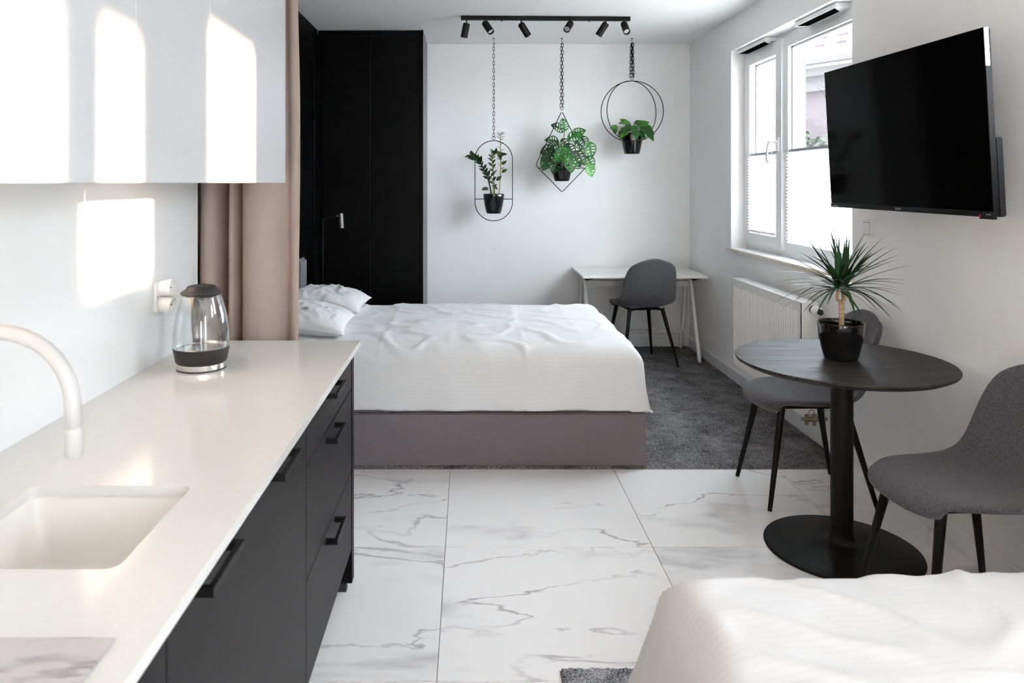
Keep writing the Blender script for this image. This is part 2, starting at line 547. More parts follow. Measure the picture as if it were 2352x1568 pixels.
def surf(name, nu, nv, fn, m, parent=None, local=False, uv=False, solid=0.0, subdiv=0):
    v = [fn(i / nu, j / nv) for j in range(nv + 1) for i in range(nu + 1)]
    f = [(j * (nu + 1) + i, j * (nu + 1) + i + 1, (j + 1) * (nu + 1) + i + 1, (j + 1) * (nu + 1) + i) for j in range(nv) for i in range(nu)]
    uvs = None
    if uv:
        uvs = [uv(i / nu, j / nv) for j in range(nv + 1) for i in range(nu + 1)]
    o = link(name, v, f, m, parent, smooth=True, local=local, uvs=uvs)
    if solid:
        md = o.modifiers.new('thickness', 'SOLIDIFY'); md.thickness = solid; md.offset = 0
    if subdiv:
        md = o.modifiers.new('smooth', 'SUBSURF'); md.levels = subdiv; md.render_levels = subdiv
    return o


def rrect(x0, x1, y0, y1, r, n=5):
    out = []
    for cx, cy, a0 in ((x1 - r, y1 - r, 0), (x0 + r, y1 - r, 90), (x0 + r, y0 + r, 180), (x1 - r, y0 + r, 270)):
        for k in range(n + 1):
            a = math.radians(a0 + 90 * k / n)
            out.append((cx + r * math.cos(a), cy + r * math.sin(a)))
    return out


def plate(name, outer, holes, z0, z1, m, parent=None):
    """flat slab with cut-outs"""
    cu = bpy.data.curves.new('tmp', 'CURVE'); cu.dimensions = '2D'; cu.fill_mode = 'BOTH'
    cu.extrude = (z1 - z0) / 2
    for loop in [outer] + holes:
        s = cu.splines.new('POLY'); s.points.add(len(loop) - 1); s.use_cyclic_u = True
        for p, q in zip(s.points, loop): p.co = (q[0], q[1], 0, 1)
    tmp = bpy.data.objects.new('tmp', cu); COL.objects.link(tmp)
    dg = bpy.context.evaluated_depsgraph_get()
    me = bpy.data.meshes.new_from_object(tmp.evaluated_get(dg))
    vs = [(v.co.x, v.co.y, v.co.z + (z0 + z1) / 2) for v in me.vertices]
    fs = [tuple(p.vertices) for p in me.polygons]
    bpy.data.objects.remove(tmp); bpy.data.curves.remove(cu); bpy.data.meshes.remove(me)
    return link(name, vs, fs, m, parent)


def loft(name, loops, m, parent=None, cap0=False, cap1=True, smooth=True):
    n = len(loops[0]); v, f = [], []
    for l in loops: v += l
    for i in range(len(loops) - 1):
        for k in range(n):
            q = (k + 1) % n
            f.append((i * n + k, i * n + q, (i + 1) * n + q, (i + 1) * n + k))
    if cap0: f.append(tuple(range(n)))
    if cap1: f.append(tuple((len(loops) - 1) * n + k for k in range(n)))
    o = link(name, v, f, m, parent, smooth=smooth)
    try: o.data.set_sharp_from_angle(angle=math.radians(50))
    except Exception: pass
    return o


def copy_tree(root, loc, rz, label=None, name=None):
    r = root.copy(); COL.objects.link(r); r.location = loc; r.rotation_euler = (0, 0, rz)
    if label: r['label'] = label
    for ch in list(root.children):
        c = ch.copy(); COL.objects.link(c); c.parent = r
        for g in list(ch.children):
            d = g.copy(); COL.objects.link(d); d.parent = c
    return r


# ------------------------------------------------------------------ the setting
floor = box('floor', (XA - 0.1, XR + 0.3), (YF - 0.2, 3.79), (-0.12, -0.004), 'grout')
props(floor, 'pale marble tiled floor with fine grey joints', None, kind='structure')
box('subfloor', (XA - 0.1, XR + 0.3), (3.79, YB + 0.1), (-0.12, 0.0), 'grout', floor)
XS = [-1.0, -0.92, -0.094, 0.732, 1.558, XR]
YS = [3.79, 2.985, 2.18, 1.375, 0.57, -0.235, -1.04, -1.845, YF]
tile_mesh = {}
for i in range(len(XS) - 1):
    for j in range(len(YS) - 1):
        x0, x1, y1, y0 = XS[i], XS[i + 1], YS[j], YS[j + 1]
        w, d = round(x1 - x0 - 0.003, 4), round(y1 - y0 - 0.003, 4)
        cx, cy = (x0 + x1) / 2, (y0 + y1) / 2
        if (w, d) in tile_mesh:
            t = bpy.data.objects.new('tile', tile_mesh[(w, d)]); COL.objects.link(t); t.parent = floor
        else:
            t = box('tile', (-w / 2, w / 2), (-d / 2, d / 2), (-0.008, 0.0), 'floor_marble', floor, bevel=0.0008, local=True, bseg=1)
            tile_mesh[(w, d)] = t.data
        t.location = Vector((cx, cy, 0)) - ORG[floor.name]

ceiling = box('ceiling', (XA - 0.2, XR + 0.3), (YF - 0.2, YB + 0.2), (ZC, ZC + 0.12), 'ceiling_paint')
props(ceiling, 'white painted ceiling', kind='structure')
props(box('wall_back', (XA - 0.2, XR + 0.3), (YB, YB + 0.15), (0, ZC), 'wall_paint'), 'white far wall behind the desk', kind='structure')
rt = []
ys = [YF - 0.2]
for k in (4, 3, 2, 1):
    y0, y1, z0, z1 = WIN[k]
    rt.append(((XR, XR + 0.3), (ys[-1], y0), (0, ZC)))
    rt.append(((XR, XR + 0.3), (y0, y1), (0, z0)))
    rt.append(((XR, XR + 0.3), (y0, y1), (z1, ZC)))
    ys.append(y1)
rt.append(((XR, XR + 0.3), (ys[-1], YB), (0, ZC)))
props(boxes('wall_right', rt, 'wall_paint'), 'white window wall on the right', kind='structure')
props(boxes('wall_left', [((XL - 0.15, XL), (YF - 0.2, 2.74), (0, ZC)), ((XA - 0.15, XL), (2.74, 2.76), (0, ZC)),
                          ((XA - 0.15, XA), (2.76, YB), (0, ZC))], 'wall_paint'), 'left wall behind the kitchen and bed', kind='structure')
d0, d1, dz0, dz1 = ADDED_DOOR
props(boxes('wall_front', [((XL, d0), (YF - 0.2, YF), (0, ZC)), ((d1, XR), (YF - 0.2, YF), (0, ZC)),
                           ((d0, d1), (YF - 0.2, YF), (dz1, ZC)), ((d0, d1), (YF - 0.2, YF), (0, dz0))], 'wall_paint'),
      'wall behind the viewer', kind='structure')
props(box('baseboard_right', (XR - 0.014, XR), (YF, YB), (0, 0.085), 'pvc_white', bevel=0.003), 'white skirting along the right wall', kind='structure')
props(box('baseboard_back', (-0.36, XR - 0.014), (YB - 0.014, YB), (0, 0.085), 'pvc_white', bevel=0.003), 'white skirting along the far wall', kind='structure')
props(box('wall_kitchen', (XL, XL + 0.006), (0.0, 2.735), (0.88, 1.47), 'splash_white'), 'glossy white splashback panel behind the worktop', kind='structure')

# outside
props(box('ground', (2.4, 60), (-30, 60), (-0.6, -0.5), 'ground_stone'), 'paved ground outside the window', kind='structure')
wing = thing('beige_building', (3.1, 10.5, -0.5), 'beige rendered house wing seen through the narrow window sash', 'building')
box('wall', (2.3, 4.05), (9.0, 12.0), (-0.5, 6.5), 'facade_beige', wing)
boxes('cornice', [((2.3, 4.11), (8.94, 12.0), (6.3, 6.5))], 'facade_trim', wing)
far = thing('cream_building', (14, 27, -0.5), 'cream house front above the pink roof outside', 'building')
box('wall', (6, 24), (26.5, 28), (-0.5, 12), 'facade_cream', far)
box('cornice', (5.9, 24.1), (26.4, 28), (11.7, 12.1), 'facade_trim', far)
pa, pb = Vector((6.0, 14.3, -0.5)), Vector((12.9, 3.25, -0.5))
du = (pb - pa).normalized(); dn = Vector((-du.y, du.x, 0))
if dn.x < 0: dn = -dn
pink = thing('pink_building', pa, 'pink house with red tiled roof outside the wide window', 'building')


def pinkbox(name, a, b, n0, n1, z0, z1, m, parent=pink, zslope=0.0):
    v = []
    for z in (z0, z1):
        for (s, n) in ((a, n0), (b, n0), (b, n1), (a, n1)):
            q = pa + du * s + dn * n; q.z = z + (zslope if n == n1 else 0); v.append(q)
    return link(name, v, BOXF, m, parent)


LP = (pb - pa).length
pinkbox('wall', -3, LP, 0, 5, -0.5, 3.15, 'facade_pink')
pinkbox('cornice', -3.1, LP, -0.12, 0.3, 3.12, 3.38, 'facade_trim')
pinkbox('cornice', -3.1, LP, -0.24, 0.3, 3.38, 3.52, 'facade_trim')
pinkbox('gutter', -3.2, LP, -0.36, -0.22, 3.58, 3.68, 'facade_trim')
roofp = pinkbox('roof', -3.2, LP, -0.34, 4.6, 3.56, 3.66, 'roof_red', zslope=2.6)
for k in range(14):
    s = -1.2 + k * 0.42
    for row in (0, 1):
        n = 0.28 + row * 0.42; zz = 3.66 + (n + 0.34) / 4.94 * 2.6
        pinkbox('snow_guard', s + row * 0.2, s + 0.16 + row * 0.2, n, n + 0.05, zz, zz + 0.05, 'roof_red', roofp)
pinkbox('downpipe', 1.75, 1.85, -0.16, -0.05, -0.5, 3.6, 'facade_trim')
pinkbox('wall_lamp', 0.32, 0.5, -0.22, 0.0, 2.02, 2.2, 'metal_grey')
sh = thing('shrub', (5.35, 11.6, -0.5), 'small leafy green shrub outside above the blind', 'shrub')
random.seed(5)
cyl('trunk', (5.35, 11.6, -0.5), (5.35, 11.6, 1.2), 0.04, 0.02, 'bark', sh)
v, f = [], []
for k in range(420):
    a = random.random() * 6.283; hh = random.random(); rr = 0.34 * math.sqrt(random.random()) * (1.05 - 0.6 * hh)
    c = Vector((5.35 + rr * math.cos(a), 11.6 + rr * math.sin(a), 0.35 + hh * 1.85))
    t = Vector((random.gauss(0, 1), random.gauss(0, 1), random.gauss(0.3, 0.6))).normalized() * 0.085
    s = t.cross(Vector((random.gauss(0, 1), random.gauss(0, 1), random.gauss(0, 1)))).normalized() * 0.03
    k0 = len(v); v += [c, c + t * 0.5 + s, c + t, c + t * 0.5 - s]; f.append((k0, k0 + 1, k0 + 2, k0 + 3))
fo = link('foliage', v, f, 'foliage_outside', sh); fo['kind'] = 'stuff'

# ------------------------------------------------------------------ windows


def window(n, sashes, label, vents=()):
    y0, y1, z0, z1 = WIN[n]
    w = thing('window_%d' % n, (XG, (y0 + y1) / 2, z0), label, None, kind='structure')
    fx = (XG - 0.045, XG + 0.035)
    ft = 0.035
    boxes('outer_frame', [(fx, (y0, y0 + ft), (z0, z1)), (fx, (y1 - ft, y1), (z0, z1)),
                          (fx, (y0 + ft, y1 - ft), (z0, z0 + ft)), (fx, (y0 + ft, y1 - ft), (z1 - ft, z1))], 'pvc_white', w)
    for s in sashes:
        a0, a1, g0, g1, h0, h1, lift = s     # sash extent, glass extent, glass heights, how far the sash stands proud
        sx = (XG - 0.045 - lift, XG + 0.02)
        zt, zb = z1 - ft, z0 + ft
        sa = boxes('sash', [(sx, (a0, g0), (zb, zt)), (sx, (g1, a1), (zb, zt)), (sx, (g0, g1), (zb, h0)), (sx, (g0, g1), (h1, zt))], 'pvc_white', w)
        # glazing beads: stepped grey seals seen along the reveal
        b = 0.012
        boxes('glazing_seal', [((XG - 0.02, XG - 0.012), (g0, g0 + b), (h0, h1)), ((XG - 0.02, XG - 0.012), (g1 - b, g1), (h0, h1)),
                               ((XG - 0.02, XG - 0.012), (g0, g1), (h1 - b, h1)), ((XG - 0.02, XG - 0.012), (g0, g1), (h0, h0 + b))], 'metal_grey', sa)
        box('pane', (XG - 0.004, XG), (g0, g1), (h0, h1), 'window_glass', sa)
    for (va, vb) in vents:
        ve = box('trickle_vent', (XG - 0.125, XG - 0.045), (va, vb), (z1 - 0.030, z1 - 0.004), 'pvc_white', w)
        link('vent_slot', [(XG - 0.121, va + 0.02, z1 - 0.0305), (XG - 0.055, va + 0.10, z1 - 0.0305),
                           (XG - 0.055, vb - 0.03, z1 - 0.0305), (XG - 0.121, vb - 0.02, z1 - 0.0305)], [(0, 1, 2, 3)], 'vent_black', ve)
    return w


def blind(y0, y1, z0, z1, label, x=XG - 0.047, fine=True):
    t = thing('pleated_blind', (x, (y0 + y1) / 2, z0), label, 'blind', 'pleated window blinds')
    box('top_rail', (x - 0.012, x + 0.016), (y0 - 0.005, y1 + 0.005), (z1, z1 + 0.016), 'metal_grey', t, bevel=0.002)
    box('bottom_rail', (x - 0.012, x + 0.016), (y0 - 0.003, y1 + 0.003), (z0 - 0.016, z0), 'pvc_white', t, bevel=0.002)
    n = int((z1 - z0) / 0.021)
    v, f = [], []
    for k in range(2 * n + 1):
        z = z0 + (z1 - z0) * k / (2 * n)
        xx = x + (0.012 if k % 2 else -0.009)
        v += [(xx, y0, z), (xx, y1, z)]
    for k in range(2 * n): f.append((2 * k, 2 * k + 1, 2 * k + 3, 2 * k + 2))
    link('pleated_fabric', v, f, 'blind_fabric', t)
    m_ = (y0 + y1) / 2
    box('pull_tab', (x - 0.022, x - 0.012), (m_ - 0.02, m_ + 0.02), (z0 - 0.02, z0 - 0.006), 'pvc_white', t, bevel=0.002)
    each('rail_clip', [((x - 0.018, x - 0.012), (y0 + 0.02, y0 + 0.06), (z1 + 0.002, z1 + 0.012)), ((x - 0.018, x - 0.012), (y1 - 0.06, y1 - 0.02), (z1 + 0.002, z1 + 0.012))], 'pvc_white', t)


w1 = window(1, [(4.90, 5.545, 4.985, 5.455, 1.09, 2.305, 0.022), (3.84, 4.90, 3.90, 4.845, 1.055, 2.335, 0.0)],
            'white double window with a narrow opening sash', vents=((5.02, 5.54), (4.05, 4.56)))
hd = boxes('window_handle_plate', [((XG - 0.078, XG - 0.066), (4.925, 4.955), (1.66, 1.75))], 'pvc_white', w1)
tube('window_handle', catmull([(XG - 0.075, 4.94, 1.72), (XG - 0.12, 4.945, 1.725), (XG - 0.128, 4.965, 1.69), (XG - 0.126, 4.985, 1.63), (XG - 0.12, 4.985, 1.58)], 5),
     0.010, 'tap_white', hd)
blind(4.975, 5.465, 1.115, 1.645, 'white pleated blind on the lower half of the narrow sash', x=XG - 0.07)
blind(3.885, 4.86, 1.065, 1.650, 'white pleated blind on the lower half of the wide sash, partly behind the television')
sill = box('window_sill', (XR - 0.03, XG - 0.045), (3.79, 5.60), (0.945, 0.9695), 'sill_stone', bevel=0.003)
props(sill, 'beige stone window sill above the radiator', 'window sill')
window(2, [(1.875, 2.395, 1.93, 2.34, 1.645, 2.305, 0.0)], 'white window added out of view beside the chair for the sun patch')  # added window, glass shaped so sun lands on the wall cabinets
window(3, [(1.005, 1.297, 1.05, 1.23, 1.645, 2.19, 0.0), (1.297, 1.565, 1.364, 1.53, 1.645, 2.19, 0.0)], 'white double window added out of view beside the foreground bed for the sun patches')  # added window, gap between panes splits the sun into separate patches
window(4, [(ADDED_W4[0] + 0.035, (ADDED_W4[0] + ADDED_W4[1]) / 2, ADDED_W4[0] + 0.09, (ADDED_W4[0] + ADDED_W4[1]) / 2 - 0.05, ADDED_W4[2] + 0.1, 2.33, 0.0), ((ADDED_W4[0] + ADDED_W4[1]) / 2, ADDED_W4[1] - 0.035, (ADDED_W4[0] + ADDED_W4[1]) / 2 + 0.05, ADDED_W4[1] - 0.09, ADDED_W4[2] + 0.1, 2.33, 0.0)], 'tall white window added out of view behind the viewer for warm bounce light')  # added so sunlight bounces warm off the left wall into the room
wd = thing('added_door_1', ((d0 + d1) / 2, YF - 0.1, dz0), 'glazed white door added behind the viewer to let in daylight', None, kind='structure')  # unseen door added as a source of frontal daylight
md = (d0 + d1) / 2
boxes('door_frame', [((d0, d0 + 0.07), (YF - 0.13, YF - 0.06), (dz0, dz1)), ((d1 - 0.07, d1), (YF - 0.13, YF - 0.06), (dz0, dz1)),
                     ((md - 0.02, md + 0.02), (YF - 0.13, YF - 0.06), (dz0, dz1)),
                     ((d0 + 0.07, md - 0.02), (YF - 0.13, YF - 0.06), (dz0, dz0 + 0.12)), ((md + 0.02, d1 - 0.07), (YF - 0.13, YF - 0.06), (dz0, dz0 + 0.12)),
                     ((d0 + 0.07, md - 0.02), (YF - 0.13, YF - 0.06), (dz1 - 0.07, dz1)), ((md + 0.02, d1 - 0.07), (YF - 0.13, YF - 0.06), (dz1 - 0.07, dz1))], 'pvc_white', wd)
box('pane', (d0 + 0.07, md - 0.02), (YF - 0.10, YF - 0.096), (dz0 + 0.12, dz1 - 0.07), 'window_glass', wd)
box('pane', (md + 0.02, d1 - 0.07), (YF - 0.10, YF - 0.096), (dz0 + 0.12, dz1 - 0.07), 'window_glass', wd)

# ------------------------------------------------------------------ carpet and rug
random.seed(3)


def pile(name, x, y, z, nx, ny, m, label, cat, amp):
    def fn(u, v):
        e = (u in (0.0, 1.0)) or (v in (0.0, 1.0))
        j_ = 0.0008 if e else 0.003
        xx = x[0] + (x[1] - x[0]) * u + random.uniform(-j_, j_)
        yy = y[0] + (y[1] - y[0]) * v + random.uniform(-j_, j_)
        return (xx, yy, 0.0012 if e else z + random.uniform(-amp, amp))
    o = surf(name, nx, ny, fn, m)
    return props(o, label, cat)


pile('carpet', (-1.29, XR - 0.016), (3.795, YB - 0.016), 0.011, 300, 280, 'carpet_grey', 'dark grey cut-pile carpet under the bed and desk', 'carpet', 0.0035)
pile('rug', (0.27, 1.30), (0.3, 2.225), 0.012, 190, 350, 'rug_grey', 'grey flecked rug peeking out beneath the foreground bed', 'rug', 0.002)

# ------------------------------------------------------------------ kitchen
XF = -0.415                     # cabinet front plane


def handle(parent, yc, z, L=0.155, x=XF):
    boxes('handle', [((x, x + 0.034), (yc - L / 2, yc - L / 2 + 0.012), (z - 0.007, z + 0.007)),
                     ((x, x + 0.034), (yc + L / 2 - 0.012, yc + L / 2), (z - 0.007, z + 0.007)),
                     ((x + 0.024, x + 0.034), (yc - L / 2 + 0.012, yc + L / 2 - 0.012), (z - 0.007, z + 0.007))], 'handle_black', parent)


def base_cab(y0, y1, label, fronts, name='base_cabinet'):
    t = thing(name, ((XL + XF) / 2, (y0 + y1) / 2, 0), label, 'cabinet', 'anthracite base cabinets under the worktop')
    box('carcass', (XL + 0.01, XF - 0.021), (y0 + 0.001, y1 - 0.001), (0.10, 0.66), 'plinth_black', t)
    box('plinth', (XL + 0.05, XF - 0.085), (y0 + 0.001, y1 - 0.001), (0.0, 0.10), 'plinth_black', t)
    boxes('top_rail', [((XF - 0.06, XF - 0.021), (y0 + 0.001, y1 - 0.001), (0.66, 0.855))], 'plinth_black', t)
    for (z0, z1, hs, nm) in fronts:
        d = box(nm, (XF - 0.02, XF), (y0 + 0.0018, y1 - 0.0018), (z0 + 0.0018, z1 - 0.0018), 'front_anthracite', t, bevel=0.0012, bseg=1)
        for (yc, zc) in hs: handle(d, yc, zc)
    return t


bc = base_cab(1.909, 2.645, 'anthracite three-drawer base cabinet at the far end of the worktop',
              [(0.725, 0.856, [(2.25, 0.843 - 0.012)], 'drawer'), (0.433, 0.724, [(2.25, 0.700)], 'drawer'), (0.153, 0.432, [(2.25, 0.408)], 'drawer')])
box('end_panel', (XL + 0.01, XF + 0.002), (2.646, 2.69), (0.036, 0.858), 'wardrobe_black', bc)
each('foot', [((XF - 0.06, XF - 0.02), (2.655, 2.685), (0.0, 0.036)), ((XL + 0.05, XL + 0.09), (2.655, 2.685), (0.0, 0.036))], 'plinth_black', bc)
base_cab(1.029, 1.908, 'wide anthracite sink cabinet front with two bar handles',
         [(0.153, 0.856, [(1.63, 0.838), (1.195, 0.838)], 'front_panel')])
base_cab(0.25, 1.028, 'anthracite base cabinet nearest the viewer under the marbled panel', [(0.153, 0.856, [(0.64, 0.838)], 'front_panel')])

SX0, SX1, SY0, SY1 = -0.82, -0.52, 1.105, 1.412
wt = plate('worktop', [(XL + 0.006, 0.2), (-0.393, 0.2), (-0.393, 2.71), (XL + 0.006, 2.71)], [rrect(SX0, SX1, SY0, SY1, 0.022)], 0.859, 0.88, 'worktop_quartz')
props(wt, 'glossy white quartz worktop running along the kitchen', 'worktop')
sk = thing('sink', (-0.67, 1.26, 0.69), 'white undermount sink basin cut into the worktop', 'sink')


def loop3(e, z, r): return [(x, y, z) for (x, y) in rrect(SX0 - e, SX1 + e, SY0 - e, SY1 + e, r, 6)]


loft('basin', [loop3(0.022, 0.8585, 0.04), loop3(0.006, 0.8585, 0.03), loop3(0.004, 0.85, 0.03), loop3(-0.004, 0.74, 0.035), loop3(-0.014, 0.712, 0.045),
               loop3(-0.04, 0.70, 0.05), loop3(-0.10, 0.698, 0.04)], 'sink_white', sk)
lathe('drain', [(0, 0.003), (0.028, 0.003), (0.036, 0.0)], (-0.67, 1.26, 0.6985), 'steel', sk)
fa = thing('kitchen_tap', (-0.909, 1.25, 0.88), 'white gooseneck kitchen tap arching over the sink', 'tap')
arc = [(-0.909, 1.25, 0.90), (-0.909, 1.25, 1.0)]
for k in range(0, 19):
    a = math.radians(180 - 10 * k); arc.append((-0.785 + 0.124 * math.cos(a), 1.25, 1.077 + 0.124 * math.sin(a)))
arc += [(-0.660, 1.25, 1.02)]
tube('spout', arc, 0.0132, 'tap_white', fa, 20)
lathe('aerator', [(0, -0.046), (0.0135, -0.046), (0.0152, -0.043), (0.0152, -0.004), (0.0143, 0.0), (0.0125, 0.002), (0, 0.002)], (-0.6595, 1.25, 1.04), 'tap_white', fa, 24)
lathe('tap_base', [(0, 0), (0.027, 0), (0.027, 0.006), (0.021, 0.012), (0.021, 0.085), (0.015, 0.095), (0, 0.095)], (-0.909, 1.25, 0.88), 'tap_white', fa)
cyl('lever', (-0.909, 1.27, 0.945), (-0.90, 1.36, 0.965), 0.008, 0.006, 'tap_white', fa)
hob = box('marbled_panel', (-0.965, -0.44), (0.42, 0.934), (0.880, 0.8845), 'board_marble', bevel=0.0015)
props(hob, 'glossy grey marbled glass panel on the worktop corner', 'panel')

up = [(1.94, 2.735, 'white glossy wall cabinet at the curtain end, widest door'), (1.506, 1.939, 'white glossy wall cabinet second from the curtain'),
      (1.070, 1.505, 'white glossy wall cabinet third from the curtain, struck by sunlight'), (0.35, 1.069, 'white glossy wall cabinet at the left edge of the photo')]
for (y0, y1, lab) in up:
    t = thing('wall_cabinet', ((XL - 0.67) / 2, (y0 + y1) / 2, 1.45), lab, 'cabinet', 'white wall cabinets above the worktop')
    box('carcass', (XL + 0.007, -0.69), (y0 + 0.0005, y1 - 0.0005), (1.454, 2.38), 'lacquer_white', t)
    box('door', (-0.689, -0.67), (y0 + 0.0012, y1 - 0.0012), (1.45, 2.38), 'lacquer_white', t, bevel=0.0012, bseg=1)

so = thing('wall_socket', (XL + 0.006, 2.39, 1.045), 'white double socket on the splashback behind the kettle', 'socket')
box('plate', (XL + 0.006, XL + 0.018), (2.35, 2.43), (1.040, 1.138), 'plastic_white', so, bevel=0.005)
for zc, ax in ((1.1135, (1, -0.10, 0.08)), (1.0645, (1, -0.04, -0.12))):
    h = lathe('outlet', [(0, 0), (0.024, 0), (0.027, 0.02), (0.027, 0.040), (0.0245, 0.042), (0.022, 0.030), (0, 0.030)], (XL + 0.016, 2.39, zc), 'plastic_white', so, 28, axis=ax)
    a = Vector(ax).normalized(); c = Vector((XL + 0.016, 2.39, zc)) + a * 0.0305
    for s in (-1, 1):
        cyl('pin_hole', c + Vector((0, s * 0.0095, 0)), c + Vector((0, s * 0.0095, 0)) + a * 0.0015, 0.0028, 0.0028, 'plinth_black', h, 8)
cyl('outlet_screw', (XL + 0.017, 2.362, 1.09), (XL + 0.0195, 2.362, 1.09), 0.003, 0.003, 'metal_grey', so, 8)

# kettle
KX, KY, KZ = -0.825, 2.31, 0.88
ke = thing('kettle', (KX, KY, KZ), 'glass electric kettle with black base and lid on the worktop', 'kettle')
K = (KX, KY, KZ)
lathe('power_base', [(0, 0), (0.070, 0), (0.072, 0.003), (0.074, 0.005), (0.075, 0.020), (0.073, 0.022), (0, 0.022)], K, 'steel', ke, 48)
lathe('base_rim', [(0.0722, 0.0), (0.0736, 0.0), (0.0736, 0.0045), (0.0722, 0.0045)], K, 'kettle_black', ke, 48)
lathe('heater_housing', [(0, 0.023), (0.075, 0.023), (0.0765, 0.026), (0.0835, 0.062), (0.0840, 0.066), (0.0815, 0.066), (0.0815, 0.060), (0, 0.060)], K, 'kettle_black', ke, 48)
lathe('heating_plate', [(0, 0.064), (0.056, 0.064), (0.060, 0.061), (0.078, 0.061), (0.0815, 0.067), (0.0805, 0.068)], K, 'steel', ke, 48)
lathe('glass_jug', [(0.0835, 0.0665), (0.0842, 0.085), (0.083, 0.11), (0.0795, 0.14), (0.074, 0.17), (0.0665, 0.20), (0.0595, 0.222), (0.057, 0.229),
                    (0.0555, 0.229), (0.058, 0.221), (0.065, 0.199), (0.0725, 0.169), (0.078, 0.139), (0.0815, 0.11), (0.0826, 0.085), (0.0820, 0.0665)], K, 'kettle_glass', ke, 56)
lathe('lid', [(0, 0.222), (0.050, 0.222), (0.0585, 0.227), (0.0620, 0.231), (0.0600, 0.236), (0.047, 0.243), (0.043, 0.250), (0.038, 0.2535), (0.030, 0.255), (0.029, 0.2535), (0.0, 0.2545)], K, 'kettle_lid', ke, 48)
ha = Vector((-0.44, 0.90, 0)).normalized(); hs = Vector((ha.y, -ha.x, 0))
hp = catmull([Vector(K) + ha * r + Vector((0, 0, z)) for (r, z) in ((0.045, 0.236), (0.085, 0.236), (0.112, 0.215), (0.122, 0.17), (0.117, 0.12), (0.104, 0.085), (0.078, 0.064))], 6)
vv, ff = [], []
for i, p in enumerate(hp):
    t = (hp[min(i + 1, len(hp) - 1)] - hp[max(i - 1, 0)]).normalized(); nn = hs.cross(t).normalized()
    ww = 0.023 - 0.008 * i / len(hp)
    for (a, b) in ((-1, -1), (-0.6, -1.35), (0.6, -1.35), (1, -1), (1, 1), (0.6, 1.35), (-0.6, 1.35), (-1, 1)): vv.append(p + hs * ww * a + nn * 0.006 * b)
for i in range(len(hp) - 1):
    for k in range(8): ff.append((i * 8 + k, i * 8 + (k + 1) % 8, i * 8 + 8 + (k + 1) % 8, i * 8 + 8 + k))
ff += [tuple(range(8)), tuple((len(hp) - 1) * 8 + k for k in range(8))]
link('handle', vv, ff, 'kettle_lid', ke, smooth=True)
sp = Vector((0.50, -0.87, 0)).normalized(); ss = Vector((sp.y, -sp.x, 0))
vv, ff = [], []
for j in range(9):
    b = (j / 8 - 0.5) * math.pi
    for i in range(5):
        u = i / 4
        half = 0.024 * (1 - 0.75 * u)
        vv.append(Vector(K) + sp * (0.056 + 0.006 * u + 0.020 * math.cos(b) * (1 - 0.55 * u)) + ss * half * math.sin(b) + Vector((0, 0, 0.227 - 0.038 * u)))
for j in range(8):
    for i in range(4): ff.append((j * 5 + i, j * 5 + i + 1, j * 5 + 6 + i, j * 5 + 5 + i))
spo = link('spout', vv, ff, 'kettle_glass', ke, smooth=True)
tube('spout_rim', [vv[j * 5] for j in range(9)], 0.0016, 'kettle_lid', ke, 6)

# ------------------------------------------------------------------ curtain
CURT = [('taupe velvet curtain gathered in narrow folds behind the kettle', [(-1.16, 2.99), (-1.10, 2.90), (-1.06, 2.862), (-1.038, 2.885), (-1.022, 2.96), (-1.012, 3.03), (-1.018, 2.93), (-1.008, 2.82), (-0.990, 2.800), (-0.962, 2.815),
          (-0.940, 2.86), (-0.922, 2.95), (-0.908, 3.02), (-0.912, 2.92), (-0.905, 2.83), (-0.893, 2.808), (-0.879, 2.825), (-0.872, 2.88), (-0.880, 2.95)]),
        ('taupe velvet curtain panel beside the bed, broad and nearly flat', [(-0.885, 2.985), (-0.868, 2.92), (-0.862, 2.86), (-0.850, 2.815), (-0.825, 2.795), (-0.785, 2.798), (-0.748, 2.83), (-0.722, 2.875), (-0.702, 2.895), (-0.682, 2.880), (-0.667, 2.885), (-0.663, 2.915), (-0.685, 2.955)])]
NZ = 44


def make_curtain(label, cpath, free):
    cp = catmull([(a, b, 0) for a, b in cpath], 6)

    def curt(u, v):
        k = u * (len(cp) - 1); i = min(int(k), len(cp) - 2)
        p = cp[i].lerp(cp[i + 1], k - i)
        z = 0.02 + (2.64 - 0.02) * v
        h = noise.noise(Vector((p.x * 4, 0.3, z * 0.8)))
        sway = 0.004 * math.sin(2.2 * z + p.x * 9) + 0.006 * h
        lean = 0.012 * (v - 0.6) if not free else 0.0
        edge = max(0.0, (u - 0.62) / 0.38) if free else 0.0
        e2 = edge * (noise.noise(Vector((z * 2.3, 2, u * 2))) * 0.016 + 0.006 * math.sin(5 * z))
        return (p.x + sway * 0.4 + lean + 0.014 * edge * (v - 0.45) + e2 * 0.5, p.y + sway * 0.5 + e2, z)
    t = thing('curtain', ((cpath[0][0] + cpath[-1][0]) / 2, 2.9, 0.02), label, 'curtain', 'taupe velvet curtains')
    surf('cloth', len(cp) - 1, NZ, curt, 'curtain_velvet', t, solid=0.003)


make_curtain(CURT[0][0], CURT[0][1], False)
make_curtain(CURT[1][0], CURT[1][1], True)
props(box('curtain_rail', (-1.18, -0.60), (2.84, 2.96), (2.645, ZC), 'pvc_white'), 'white ceiling rail carrying the taupe curtains', 'curtain rail')

